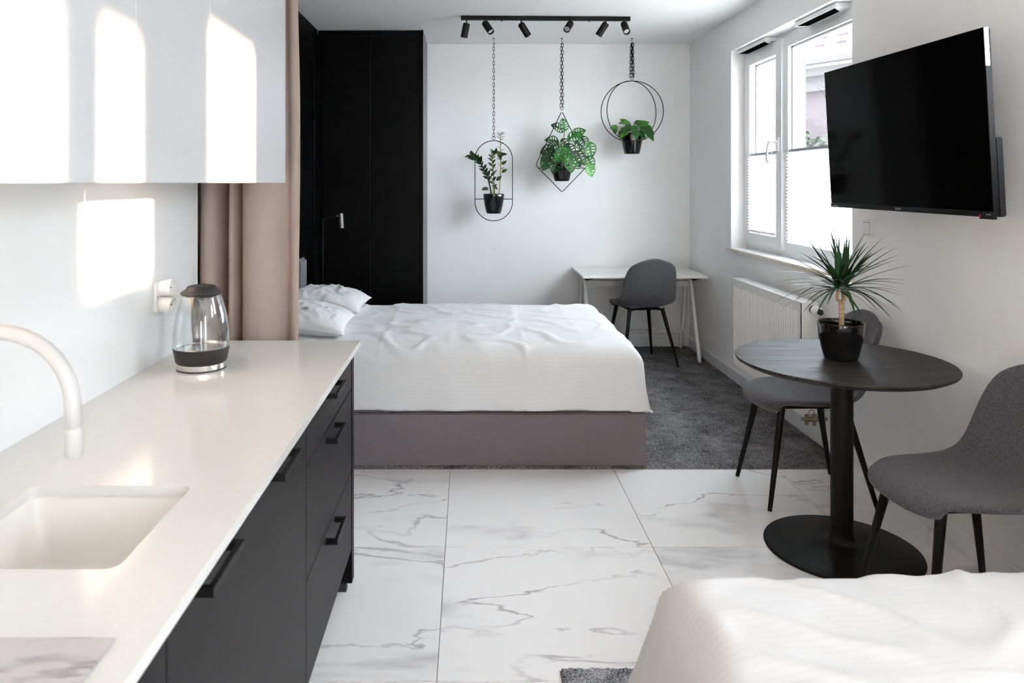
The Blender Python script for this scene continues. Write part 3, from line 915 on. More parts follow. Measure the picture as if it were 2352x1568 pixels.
# ------------------------------------------------------------------ black fitted wardrobe and panelling
WY, WX = 6.01, -0.367
wa = thing('wardrobe', (-0.78, 6.3, 0), 'tall black fitted wardrobe in the far corner', 'wardrobe')
box('carcass', (-1.21, WX - 0.019), (WY + 0.022, YB - 0.002), (0.012, ZC - 0.003), 'wardrobe_black', wa)
box('side_panel', (WX - 0.018, WX), (WY + 0.0, YB - 0.002), (0.012, ZC - 0.002), 'carcass_grey', wa)
for a, b in ((-1.175, -0.789), (-0.786, WX - 0.022)):
    box('door', (a + 0.001, b - 0.001), (WY + 0.001, WY + 0.021), (0.06, ZC - 0.05), 'wardrobe_black', wa, bevel=0.002, bseg=1)
box('top_filler', (-1.21, WX - 0.02), (WY + 0.006, WY + 0.02), (ZC - 0.048, ZC - 0.003), 'wardrobe_black', wa)
box('plinth', (-1.21, WX - 0.02), (WY + 0.01, WY + 0.02), (0.012, 0.058), 'wardrobe_black', wa)
box('edge_strip', (WX - 0.020, WX), (WY - 0.006, WY), (0.012, ZC - 0.002), 'wardrobe_black', wa)
pn = thing('wall_panelling', (-1.25, 4.4, 0.97), 'black panelled cupboards along the wall above the headboard', 'panelling')
for a, b in ((2.98, 3.72), (3.722, 4.47), (4.472, 5.22), (5.222, 5.84)):
    box('panel', (-1.235, -1.218), (a + 0.001, b - 0.001), (0.97, ZC - 0.04), 'wardrobe_black', pn, bevel=0.0015, bseg=1)
box('backing', (-1.299, -1.236), (2.96, 5.84), (0.98, ZC - 0.002), 'wardrobe_black', pn)
box('top_strip', (-1.235, -1.215), (2.96, 6.005), (ZC - 0.038, ZC - 0.002), 'wardrobe_black', pn)
box('end_strip', (-1.299, -1.205), (5.842, 6.005), (0.012, ZC - 0.04), 'wardrobe_black', pn, bevel=0.002, bseg=1)
box('niche_back', (-1.299, -1.28), (2.96, 5.84), (0.012, 0.968), 'wardrobe_black', pn)

# ------------------------------------------------------------------ main bed
BX0, BX1, BY0, BY1 = -1.10, 0.90, 3.80, 5.20
bed = thing('bed', (-0.1, 4.5, 0), 'grey upholstered double bed with headboard by the black panelling', 'bed')
box('base', (BX0, BX1), (BY0, BY1), (0.013, 0.283), 'bed_fabric', bed, bevel=0.006)
box('top_border', (BX0, BX1), (BY0, BY1), (0.287, 0.322), 'bed_fabric', bed, bevel=0.006)
box('mattress', (BX0 + 0.03, BX1 - 0.04), (BY0 + 0.03, BY1 - 0.03), (0.322, 0.575), 'mattress_white', bed, bevel=0.04, bseg=4)
hb = box('headboard', (-1.185, -1.145), (BY0 + 0.01, 5.115), (0.013, 0.94), 'headboard_fabric', bed, bevel=0.006)
for k in range(6):
    y0 = BY0 + 0.01 + k * 0.2175
    box('headboard_cushion', (-1.146, -1.105), (y0 + 0.001, y0 + 0.2165), (0.33, 0.945), 'headboard_fabric', hb, bevel=0.014, bseg=4)


def drape(name, x0, x1, y0, y1, zt, drop, r, label, flare=0.10, wr=1.0, head=None, seed=0.0, step=0.016, mname='linen_stripe', creases=((), ()), tilt=0.0):
    """cloth lying on a rectangle and hanging over its edges; head: x where it stops flat"""
    hang = zt - drop
    ext = r * math.pi / 2 + hang - r
    sx0 = x0 if head else x0 - ext
    nx = int((x1 + ext - sx0) / step); ny = int((y1 - y0 + 2 * ext) / step)

    def fn(u, v):
        s = sx0 + (x1 + ext - sx0) * u
        t = y0 - ext + (y1 - y0 + 2 * ext) * v
        qx = min(max(s, x0), x1); qy = min(max(t, y0), y1)
        ox, oy = s - qx, t - qy
        d = math.hypot(ox, oy)
        # soft wrinkles on the top
        a = Vector((s * 3.1 + seed, t * 3.1, seed)); wv = noise.noise(a)
        w2 = noise.noise(Vector((s * 8 + 3 * wv, t * 5 + seed, 4.0)))
        w3 = 1 - abs(noise.noise(Vector((s * 4.5 + t * 2.2 + seed, t * 3.5 - s * 1.2, 9.0))))
        z = 0.006 * wv + 0.0035 * w2 + 0.010 * max(0, w3 - 0.82) / 0.18
        for c0 in creases[0]: z += 0.0045 * math.exp(-abs(s - c0 - 0.01 * noise.noise(Vector((t * 5, c0, 0)))) / 0.010)
        for c0 in creases[1]: z += 0.0035 * math.exp(-abs(t - c0 - 0.008 * noise.noise(Vector((s * 5, c0, 0)))) / 0.010)
        z *= wr
        if d < 1e-6:
            edge = min(s - x0 if not head else 9, x1 - s, t - y0, y1 - t)
            puff = -0.012 * math.exp(-edge / 0.05)
            return (s, t, zt + z + puff + tilt * (s - x0))
        nx_, ny_ = ox / d, oy / d
        sq = max(abs(nx_), abs(ny_)) ** -0.8
        nx_ *= sq; ny_ *= sq
        ang = min(d / r, math.pi / 2)
        out = r * math.sin(ang) - r * 0.0
        down = r * (1 - math.cos(ang)) + max(0, d - r * math.pi / 2)
        lim = 1.0
        down = min(down, hang * 1.02)
        f = max(0, d - r) / max(ext, 1e-3)
        per = (s * 1.0 if abs(ny_) > abs(nx_) else t)
        fold = noise.noise(Vector((per * 6.0 + seed, 1.7, down * 1.2))) * 0.022 * f + noise.noise(Vector((per * 15 + seed, 7.7, down * 2))) * 0.007 * f
        out += flare * f + fold * wr
        down += 0.006 * noise.noise(Vector((per * 5, 3.3 + seed, 0))) * f
        return (qx + nx_ * out if qx < x1 or not tilt else qx + nx_ * min(out, 0.15), qy + ny_ * out, zt - 0.012 + z * (1 - f) - down + tilt * (qx - x0) * (1 - f))
    o = surf(name, nx, ny, fn, mname, uv=lambda u, v: (u * (x1 - sx0), v * (y1 - y0 + 2 * ext)))
    o.location.z += 0.0
    md = o.modifiers.new('thickness', 'SOLIDIFY'); md.thickness = 0.006; md.offset = 1
    return props(o, label, 'duvet')


drape('duvet', -0.93, 0.80, 3.885, 5.10, 0.625, 0.315, 0.085, 'white striped duvet spread over the grey bed', flare=0.03, head=True, seed=2.3, step=0.0125, creases=((-0.45, -0.10, 0.28, 0.60), (4.25, 4.75)))
sheet = box('bed_sheet', (-1.09, -0.86), (3.83, 5.17), (0.575, 0.590), 'mattress_white', bevel=0.006)
props(sheet, 'white sheet at the head of the grey bed under the pillows', 'sheet')


def pillow(name, c, lx, ly, th, rz, tilt, label, seed):
    nu = nv = 44
    Rm = Matrix.Rotation(rz, 4, 'Z') @ Matrix.Rotation(tilt, 4, 'Y')

    def side(sg):
        def fn(u, v):
            a, b = 2 * u - 1, 2 * v - 1
            pinch = 1 - 0.11 * (1 - a * a) * (abs(b) ** 3) - 0.0
            pinch2 = 1 - 0.11 * (1 - b * b) * (abs(a) ** 3)
            h = ((1 - abs(a) ** 2.6) * (1 - abs(b) ** 2.6)) ** 0.55
            n1 = noise.noise(Vector((a * 2.2 + seed, b * 2.2, sg))); n2 = noise.noise(Vector((a * 6 + 2 * n1 + seed, b * 3, 5 + sg)))
            rid = max(0, 1 - abs(noise.noise(Vector((a * 2.4 + b * 1.3 + seed, b * 2.6, 8.1)))) - 0.8) * 0.05
            z = sg * th / 2 * h * (1 + 0.16 * n1) + sg * h * (0.010 * n2 + rid)
            if sg < 0: z *= 0.75
            q = Rm @ Vector((a * lx / 2 * pinch2, b * ly / 2 * pinch, z))
            return Vector(c) + q
        return fn
    v, f, uvs = [], [], []
    for sg in (1, -1):
        k0 = len(v); fn = side(sg)
        for j in range(nv + 1):
            for i in range(nu + 1): v.append(fn(i / nu, j / nv)); uvs.append((i / nu * lx, j / nv * ly))
        for j in range(nv):
            for i in range(nu):
                q = (k0 + j * (nu + 1) + i, k0 + j * (nu + 1) + i + 1, k0 + (j + 1) * (nu + 1) + i + 1, k0 + (j + 1) * (nu + 1) + i)
                f.append(q if sg > 0 else q[::-1])
    o = link(name, v, f, 'linen_pillow', None, smooth=True, uvs=uvs)
    return props(o, label, 'pillow', 'white pillows at the head of the bed')


pillow('pillow', (-0.915, 4.86, 0.685), 0.50, 0.60, 0.17, 0.0, 0.10, 'white pillow farther away, leaning at the headboard', 1.0)
pillow('pillow', (-0.905, 4.22, 0.680), 0.48, 0.62, 0.17, 0.05, 0.12, 'white pillow nearer the curtain, in front of the other pillow', 6.0)

la = thing('floor_lamp', (-1.085, 5.55, 0), 'thin black reading lamp between headboard and wardrobe', 'lamp')
lathe('base', [(0, 0.0125), (0.10, 0.0125), (0.10, 0.022), (0.012, 0.028), (0, 0.028)], (-1.085, 5.55, 0), 'metal_black', la)
tube('stem', catmull([(-1.085, 5.55, 0.02), (-1.085, 5.55, 0.6), (-1.085, 5.55, 1.10), (-1.082, 5.55, 1.165), (-1.06, 5.55, 1.188), (-1.02, 5.55, 1.200), (-0.968, 5.55, 1.206)], 6), 0.006, 'metal_black', la, 8)
cyl('swivel', (-0.985, 5.55, 1.205), (-0.955, 5.55, 1.206), 0.009, 0.009, 'steel', la, 12)
lathe('shade', [(0, 0.055), (0.016, 0.055), (0.0185, 0.052), (0.0185, -0.055), (0.016, -0.055), (0.016, -0.045), (0, -0.045)], (-0.945, 5.54, 1.172), 'gunmetal', la, 24, axis=(-0.06, 0, 1))

# ------------------------------------------------------------------ desk
dk = thing('desk', (1.40, 6.27, 0), 'white trestle desk against the far wall', 'desk')
box('desk_top', (0.905, 1.905), (5.95, 6.59), (0.690, 0.710), 'enamel_white', dk, bevel=0.003)
for xx in (0.965, 1.845):
    lg = tube('trestle', catmull([(xx, 5.985, 0.0135), (xx, 6.05, 0.18), (xx, 6.16, 0.46), (xx, 6.205, 0.58), (xx, 6.245, 0.655), (xx, 6.29, 0.672), (xx, 6.34, 0.655), (xx, 6.375, 0.58), (xx, 6.42, 0.40), (xx, 6.48, 0.18), (xx, 6.525, 0.0135)], 4),
              0.0155, 'enamel_white', dk, 10)
    cyl('side_bar', (xx, 6.045, 0.165), (xx, 6.485, 0.165), 0.011, 0.011, 'enamel_white', dk, 10)
    each('clamp', [((xx - 0.025, xx + 0.045), (6.10, 6.14), (0.665, 0.690)), ((xx - 0.014, xx + 0.014), (6.11, 6.24), (0.655, 0.672))], 'metal_black', dk)
cyl('cross_bar', (0.965, 6.47, 0.165), (1.845, 6.47, 0.165), 0.012, 0.012, 'enamel_white', dk, 10)
box('back_rail', (0.965, 1.845), (6.27, 6.31), (0.585, 0.630), 'enamel_white', dk, bevel=0.003)

# ------------------------------------------------------------------ chairs
prof = [(0.243, 0.428), (0.246, 0.445), (0.232, 0.463), (0.185, 0.472), (0.10, 0.466), (0.0, 0.458), (-0.09, 0.456), (-0.155, 0.468),
        (-0.205, 0.505), (-0.235, 0.565), (-0.255, 0.64), (-0.272, 0.72), (-0.287, 0.785), (-0.298, 0.832), (-0.304, 0.855)]
halfw = [0.150, 0.170, 0.188, 0.208, 0.224, 0.233, 0.237, 0.237, 0.233, 0.227, 0.218, 0.207, 0.192, 0.172, 0.145]
dish = [0.0, 0.0, 0.0, 0.004, 0.012, 0.022, 0.032, 0.045, 0.055, 0.058, 0.055, 0.047, 0.035, 0.02, 0.01]
bend = [0.075, 0.072, 0.066, 0.048, 0.022, 0.006, 0, 0, 0, 0, 0, 0.006, 0.020, 0.042, 0.062]


def make_chair():
    t = thing('shell_chair', (0, 0, 0), 'x', 'chair', 'grey shell chairs')
    NU = 14
    nrm = []
    for i in range(len(prof)):
        a = Vector(prof[max(i - 1, 0)]); b = Vector(prof[min(i + 1, len(prof) - 1)])
        d = (b - a).normalized(); nrm.append(Vector((-d.y * -1, d.x * -1)) if False else Vector((d.y, -d.x)))
    v = []
    for k, (x, z) in enumerate(prof):
        n2 = nrm[k]
        if n2.y < 0 and k < 8: n2 = -n2
        # normal towards the sitter
        if k >= 8 and n2.x < 0: n2 = -n2
        for i in range(NU + 1):
            s = 2 * i / NU - 1
            ss_ = math.sin(s * math.pi / 2) if k < 3 else s
            off = dish[k] * abs(s) ** 2.4
            bx_ = bend[k] * abs(s) ** 2.2
            v.append((x + n2.x * off - (bx_ if k < 8 else 0), halfw[k] * ss_, z + n2.y * off - (bx_ if k >= 8 else 0)))
    f = [(j * (NU + 1) + i, j * (NU + 1) + i + 1, (j + 1) * (NU + 1) + i + 1, (j + 1) * (NU + 1) + i) for j in range(len(prof) - 1) for i in range(NU)]
    sh_ = link('seat_shell', v, f, 'chair_fabric', t, smooth=True, local=True)
    a = sh_.modifiers.new('thickness', 'SOLIDIFY'); a.thickness = 0.026; a.offset = 0
    b = sh_.modifiers.new('smooth', 'SUBSURF'); b.levels = 2; b.render_levels = 2
    for (fx, fy, tx, ty) in ((0.235, 0.20, 0.155, 0.135), (0.235, -0.20, 0.155, -0.135), (-0.235, 0.222, -0.13, 0.135), (-0.235, -0.222, -0.13, -0.135)):
        cyl('leg', (fx, fy, 0.0), (tx, ty, 0.445), 0.0095, 0.0165, 'metal_black', t, 14, local=True)
    boxes('under_frame', [((-0.135, 0.16), (0.100, 0.128), (0.430, 0.443)), ((-0.135, 0.16), (-0.128, -0.100), (0.430, 0.443)),
                          ((-0.11, -0.08), (-0.100, 0.100), (0.430, 0.443)), ((0.10, 0.13), (-0.100, 0.100), (0.430, 0.443))], 'metal_black', t, local=True)
    return t


ch = make_chair()
ch.location = (1.565, 3.51, 0.0005); ch.rotation_euler = (0, 0, math.pi)
ch['label'] = 'grey upholstered shell chair tucked behind the round table near the radiator'
copy_tree(ch, (1.605, 2.44, 0.0005), math.pi + 0.02, 'grey upholstered shell chair in the right foreground beside the white bed')
copy_tree(ch, (1.375, 6.03, 0.0145), math.radians(99), 'grey upholstered shell chair standing at the white desk')

# ------------------------------------------------------------------ round table
tb = thing('round_table', (1.479, 2.97, 0), 'round black wooden pedestal table in front of the radiator', 'table')
lathe('table_top', [(0, 0.726), (0.375, 0.726), (0.397, 0.738), (0.4005, 0.743), (0.4005, 0.747), (0.398, 0.7498), (0, 0.7498)], (1.479, 2.97, 0), 'black_oak', tb, 96, sharp=30)
lathe('pedestal', [(0, 0.012), (0.043, 0.012), (0.042, 0.034), (0.0415, 0.05), (0.0415, 0.714), (0.14, 0.716), (0.14, 0.7255), (0, 0.7255)], (1.479, 2.97, 0), 'metal_black', tb, 40)
lathe('foot_plate', [(0, 0.0005), (0.288, 0.0005), (0.290, 0.003), (0.289, 0.007), (0.28, 0.010), (0.12, 0.020), (0.07, 0.026), (0.052, 0.034), (0.044, 0.052), (0.0418, 0.07), (0, 0.07)], (1.479, 2.97, 0), 'metal_black', tb, 80, sharp=60)

# ------------------------------------------------------------------ leaves and plants


def leaf_mesh(name, m, L, wfun, nL=8, fold=0.25, droop=0.25, holes=False, cols=(0.0, 1.0)):
    """leaf along +X from its base, upper side +Z"""
    cs = cols if not holes else (0.0, 0.22, 0.52, 0.80, 1.0)
    ch_ = sorted({-c for c in cs} | set(cs))
    us = [i / nL for i in range(nL + 1)]
    hole_rows = set()
    if holes:
        us = [0.0, 0.08, 0.16]
        for k in range(4):
            b0 = 0.16 + k * 0.175
            hole_rows.add(len(us) - 1)
            us += [b0 + 0.095, b0 + 0.175]
        us += [0.94, 1.0]
    v, f = [], []
    for i, u in enumerate(us):
        w = wfun(u)
        for c in ch_:
            y = c * w
            z = -droop * L * u * u + abs(y) * fold * (1 if not holes else 0.6)
            if holes: z += 0.0022 * math.sin(u * 40) * abs(c)
            xs = L * u + (abs(c) * w * 0.30 * (1 - u) if holes else 0)
            v.append((xs, y, z))
    n = len(ch_)
    for i in range(len(us) - 1):
        for k in range(n - 1):
            if i in hole_rows and k in (2, n - 4): continue
            if i in hole_rows and us[i] < 0.62 and k in (1, n - 3): continue
            f.append((i * n + k, i * n + k + 1, (i + 1) * n + k + 1, (i + 1) * n + k))
    me = bpy.data.meshes.new(name)
    me.from_pydata(v, [], f); me.update()
    for p in me.polygons: p.use_smooth = True
    me.materials.append(M[m])
    return me


def put_leaf(me, parent, base, direction, normal, scale=1.0, name='leaf'):
    x = Vector(direction).normalized()
    n = Vector(normal); n = n - x * n.dot(x)
    if n.length < 1e-4: n = x.orthogonal()
    n.normalize(); y = n.cross(x)
    R3 = Matrix((x, y, n)).transposed()
    o = bpy.data.objects.new(name, me); COL.objects.link(o)
    o.parent = parent
    o.matrix_local = Matrix.Translation(Vector(base) - wloc(parent)) @ R3.to_4x4() @ Matrix.Scale(scale, 4)
    return o


def pot(parent, c, rt, rb, h, soil=0.03, bulge=0.35):
    pr = [(0, 0), (rb - 0.004, 0), (rb, 0.004)]
    for k in range(1, 11):
        u = k / 10; pr.append((rb + (rt - rb) * (u ** (1 - bulge * 0.9) if False else math.sin(u * math.pi / 2) ** 0.9 * 0.75 + 0.25 * u), 0.004 + (h - 0.008) * u))
    pr += [(rt - 0.0005, h - 0.002), (rt - 0.0025, h), (rt - 0.005, h - 0.002)]
    for k in range(9, -1, -1):
        u = k / 10; pr.append((rb + (rt - rb) * (math.sin(u * math.pi / 2) ** 0.9 * 0.75 + 0.25 * u) - 0.005, 0.010 + (h - 0.014) * u))
    pr += [(0, 0.010)]
    lathe('pot', pr, c, 'pot_black', parent, 48, sharp=50)
    rs = rb + (rt - rb) * 0.85 - 0.006
    lathe('soil', [(0, h - soil + 0.004), (rs * 0.6, h - soil + 0.002), (rs, h - soil)], c, 'soil', parent, 24)


def W_oval(wmax, p=1.0): return lambda u: wmax * max(0.0, math.sin(math.pi * min(1, u ** 0.85))) ** p + 0.0004
def W_heart(wmax): return lambda u: wmax * (max(0.0, 1 - ((u - 0.28) / 0.72) ** 2) ** 0.85 if u > 0.28 else math.sqrt(max(0, 1 - ((0.28 - u) / 0.30) ** 2))) + 0.0004


Z0 = 6.36
# --- hanging frames


def chain_vf(top, bottom, pitch=0.030, w=0.0078, r=0.0023, phase=0):
    top, bottom = Vector(top), Vector(bottom)
    L = (top - bottom).length; n = max(2, int(round(L / pitch)))
    d = (bottom - top) / n
    V, Fc = [], []
    for k in range(n):
        c = top + d * (k + 0.5)
        hl = d.length * 0.5 + r * 1.2
        side = Vector((1, 0, 0)) if (k + phase) % 2 else Vector((0, 1, 0))
        pts = []
        for q in range(12):
            a = 2 * math.pi * q / 12
            ca, sa = math.cos(a), math.sin(a)
            pts.append(c + side * w * ca + Vector((0, 0, 1)) * ((hl - w) * (1 if sa > 0 else -1) * (0 if abs(sa) < 0.01 else 1) + w * sa))
        vv, ff = tube_vf(pts, r, 5, True)
        k0 = len(V); V += vv; Fc += [tuple(i + k0 for i in q) for q in ff]
    return V, Fc


def hanging(name, label, x, ring_y, strands):
    """ceiling hook, chain strands and suspension ring; returns thing and the ring's bottom"""
    c = P(x, ring_y, Z0)
    t = thing(name, (c.x, Z0, ZC), label, 'planter', 'wire plant hangers on chains')
    hk = [Vector((c.x, Z0, ZC - 0.001)), Vector((c.x, Z0, ZC - 0.03))]
    for k in range(0, 11):
        a = math.radians(90 - 27 * k); hk.append(Vector((c.x + 0.010 * math.cos(a), Z0, ZC - 0.040 + 0.010 * math.sin(a))))
    tube('hook', hk, 0.0018, 'wire_black', t, 6)
    lathe('hook_plate', [(0, -0.004), (0.009, -0.004), (0.010, 0)], (c.x, Z0, ZC), 'wire_black', t, 16)
    V, Fc = [], []
    for i, (dx, dy) in enumerate(strands):
        vv, ff = chain_vf((c.x + dx * 0.5, Z0 + dy * 0.5, ZC - 0.043), (c.x + dx, Z0 + dy, c.z + 0.010), phase=i)
        k0 = len(V); V += vv; Fc += [tuple(j + k0 for j in q) for q in ff]
    link('chain', V, Fc, 'wire_black', t, smooth=True)
    ring = [Vector((c.x + 0.013 * math.cos(a * 0.3927), Z0, c.z + 0.013 * math.sin(a * 0.3927))) for a in range(16)]
    tube('ring', ring, 0.0022, 'wire_black', t, 6, True)
    return t, Vector((c.x, Z0, c.z - 0.014))


WR = 0.0034
PX = Z0 / F
# 1 capsule
h1, b1 = hanging('oval_plant_hanger', 'black wire capsule-shaped hanger on one long chain, leftmost of three', 1134, 317, [(0, 0)])
c1 = P(1134, 366, Z0); c2 = P(1134, 464, Z0); rc = 43.0 * PX
cap = []
for k in range(0, 19):
    a = math.radians(180 - 10 * k); cap.append((c1.x + rc * math.cos(a), Z0, c1.z + rc * math.sin(a)))
for k in range(0, 19):
    a = math.radians(-10 * k); cap.append((c1.x + rc * math.cos(a), Z0, c2.z + rc * math.sin(a)))
tube('wire_frame', cap, WR, 'wire_black', h1, 8, True)
zb = P(0, 457, Z0).z
prad = 0.0845
boxes_ = []


def holder(t, x, z, x0, x1, r=0.083):
    tube('cross_bar', [(x0, Z0, z), (x - r, Z0, z)], WR, 'wire_black', t, 8)
    tube('cross_bar', [(x + r, Z0, z), (x1, Z0, z)], WR, 'wire_black', t, 8)
    tube('pot_ring', [(x + r * math.cos(a * math.pi / 18), Z0 + r * math.sin(a * math.pi / 18), z) for a in range(36)], WR * 0.9, 'wire_black', t, 8, True)


holder(h1, c1.x, zb, c1.x - rc, c1.x + rc)
# 2 diamond
h2, b2 = hanging('diamond_plant_hanger', 'black wire diamond-shaped hanger on a doubled chain, middle of three', 1290.5, 249, [(-0.009, 0), (0.009, 0.004)])
dia = []
for a, b in ((P(1290.5, 255, Z0), P(1230.5, 379, Z0)), (P(1230.5, 379, Z0), P(1291, 441, Z0)), (P(1291, 441, Z0), P(1351, 379, Z0)), (P(1351, 379, Z0), P(1290.5, 255, Z0))):
    dia += [a.lerp(b, q) for q in (0.03, 0.3, 0.6, 0.97)]
tube('wire_frame', dia, WR, 'wire_black', h2, 8, True)
z2 = P(0, 386, Z0).z; cx2 = P(1290.5, 0, Z0).x
holder(h2, cx2, z2, P(1238, 0, Z0).x, P(1344, 0, Z0).x)
# 3 rings
h3, b3 = hanging('ring_plant_hanger', 'black wire hanger of two crossed rings on bunched chains, rightmost of three', 1451.5, 180, [(-0.016, 0), (0.016, 0), (0.0, 0.012), (0.003, -0.012)])
c3 = P(1451.5, 256, Z0); r3 = 70 * PX
for ang in (math.radians(-12), math.radians(26)):
    tube('wire_ring', [(c3.x + r3 * math.cos(a * math.pi / 36) * math.cos(ang), Z0 + r3 * math.cos(a * math.pi / 36) * math.sin(ang), c3.z + r3 * math.sin(a * math.pi / 36)) for a in range(-18 + 4, 54 - 3)], WR, 'wire_black', h3, 8)
z3 = c3.z - r3 * math.cos(math.radians(17.5))
tube('pot_ring', [(c3.x + 0.083 * math.cos(a * math.pi / 18), Z0 + 0.083 * math.sin(a * math.pi / 18), z3 - 0.004) for a in range(36)], WR, 'wire_black', h3, 8, True)

# --- ZZ plant in the capsule
random.seed(11)
pb1 = Vector((c1.x, Z0, P(0, 490, Z0).z))
zz = thing('potted_zz_plant', pb1, 'dark green zz plant with three stems in the black pot of the capsule hanger', 'plant', 'hanging potted plants')
pot(zz, pb1, 0.089, 0.062, 0.167)
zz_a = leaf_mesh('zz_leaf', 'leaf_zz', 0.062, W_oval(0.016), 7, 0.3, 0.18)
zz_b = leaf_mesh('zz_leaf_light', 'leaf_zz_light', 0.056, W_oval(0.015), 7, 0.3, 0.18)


def stem_pts(lst, y0=0.0, y1=0.0, n=6):
    k = len(lst)
    return catmull([P(x, y, Z0 + y0 + (y1 - y0) * i / (k - 1)) for i, (x, y) in enumerate(lst)], n)


st1 = stem_pts([(1129, 452), (1124, 422), (1113, 392), (1098, 368), (1083, 358)], 0, -0.10)
st2 = stem_pts([(1136, 452), (1135, 420), (1132, 385), (1131, 362), (1138, 352), (1149, 356)], 0.02, -0.02)
st3 = stem_pts([(1146, 452), (1149, 410), (1150, 365), (1149, 325), (1149, 308)], 0.0, 0.05)
st4 = stem_pts([(1131, 452), (1133, 425), (1128, 405)], -0.02, -0.04)
for s_, m_, r_ in ((st1, 'stem_dark', 0.0075), (st2, 'stem_green', 0.006), (st3, 'stem_tan', 0.006), (st4, 'stem_green', 0.0045)):
    tube('stem', s_, [r_ * (1 - 0.6 * i / (len(s_) - 1)) for i in range(len(s_))], m_, zz, 7)


def zz_leaves(st, lo, n, spread, meshes, sc=1.0, flat=0.6):
    for k in range(n):
        u = lo + (1 - lo) * k / (n - 1)
        f_ = u * (len(st) - 1); i = min(int(f_), len(st) - 2)
        p = st[i].lerp(st[i + 1], f_ - i); t = (st[i + 1] - st[i]).normalized()
        sd = 1 if k % 2 else -1
        side = t.cross(Vector((0, 1, 0))).normalized() * sd
        d = t * (0.75 + random.uniform(-0.2, 0.3)) + side * spread * random.uniform(0.7, 1.1) + Vector((0, random.uniform(-0.5, 0.35), 0))
        nrm_ = Vector((0, -1, 0)) * flat + Vector((0, 0, 1)) * random.uniform(0.2, 0.9) + side * -0.3
        put_leaf(random.choice(meshes), zz, p, d, nrm_, sc * random.uniform(0.8, 1.1))


zz_leaves(st1, 0.30, 20, 0.55, [zz_a], 1.0)
zz_leaves(st2, 0.30, 18, 0.60, [zz_a, zz_a, zz_b], 0.95)
zz_leaves(st3, 0.36, 17, 1.0, [zz_a, zz_b, zz_b], 0.85, 0.15)
zz_leaves(st4, 0.4, 5, 0.9, [zz_a], 0.8)
for (x, y, dx, dy) in ((1152, 378, 10, -8), (1152, 396, 11, -7), (1122, 432, -12, 2), (1122, 436, -14, -6), (1140, 415, 10, -10), (1130, 425, 12, 8)):
    put_leaf(random.choice([zz_a, zz_b]), zz, P(x, y, Z0 - 0.01), (dx, -3, -dy), (0.2, -1, 0.5), 1.0)
box('price_tag', (pb1.x + 0.038, pb1.x + 0.062), (Z0 - 0.0845, Z0 - 0.0835), (pb1.z + 0.145, pb1.z + 0.162), 'tag_white', zz)

# --- monstera in the diamond
random.seed(21)
pb2 = Vector((cx2, Z0, P(0, 416, Z0).z))
mo = thing('potted_monstera', pb2, 'bright green monstera with pierced leaves spilling over the diamond hanger pot', 'plant', 'hanging potted plants')
pot(mo, pb2, 0.089, 0.062, 0.160)
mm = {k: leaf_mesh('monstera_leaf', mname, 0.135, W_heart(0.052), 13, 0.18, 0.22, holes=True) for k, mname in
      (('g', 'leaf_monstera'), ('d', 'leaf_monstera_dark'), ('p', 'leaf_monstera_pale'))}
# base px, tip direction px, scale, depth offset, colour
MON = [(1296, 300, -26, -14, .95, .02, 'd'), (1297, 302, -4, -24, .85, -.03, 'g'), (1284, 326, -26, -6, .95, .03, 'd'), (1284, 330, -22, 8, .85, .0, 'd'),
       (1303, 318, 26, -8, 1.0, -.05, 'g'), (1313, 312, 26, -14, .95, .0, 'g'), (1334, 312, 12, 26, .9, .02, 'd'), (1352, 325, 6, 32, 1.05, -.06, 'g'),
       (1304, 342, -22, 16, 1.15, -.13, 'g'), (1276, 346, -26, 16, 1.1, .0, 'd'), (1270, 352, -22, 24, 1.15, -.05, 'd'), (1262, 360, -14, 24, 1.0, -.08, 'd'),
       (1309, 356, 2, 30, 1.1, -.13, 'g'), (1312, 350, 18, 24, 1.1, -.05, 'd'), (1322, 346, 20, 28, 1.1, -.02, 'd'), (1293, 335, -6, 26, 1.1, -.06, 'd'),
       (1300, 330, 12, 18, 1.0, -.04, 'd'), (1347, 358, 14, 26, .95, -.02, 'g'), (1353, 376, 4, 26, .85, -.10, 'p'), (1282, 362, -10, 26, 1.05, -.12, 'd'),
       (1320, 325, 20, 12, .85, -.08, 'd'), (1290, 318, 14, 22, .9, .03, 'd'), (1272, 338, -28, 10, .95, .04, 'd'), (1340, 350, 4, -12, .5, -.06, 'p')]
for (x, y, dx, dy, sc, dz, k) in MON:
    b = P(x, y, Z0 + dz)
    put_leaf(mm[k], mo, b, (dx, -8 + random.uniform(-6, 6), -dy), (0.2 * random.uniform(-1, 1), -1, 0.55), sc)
    root = P(1290 + (x - 1290) * 0.25, 385, Z0 + dz * 0.4)
    tube('stem', catmull([root, root.lerp(b, 0.5) + Vector((0, 0, 0.035)), b], 4), 0.0022, 'stem_green', mo, 6)
tube('stem', catmull([P(1318, 383, Z0 - .06), P(1330, 388, Z0 - .10), P(1345, 372, Z0 - .10), P(1342, 352, Z0 - .06)], 6), 0.0025, 'stem_green', mo, 6)

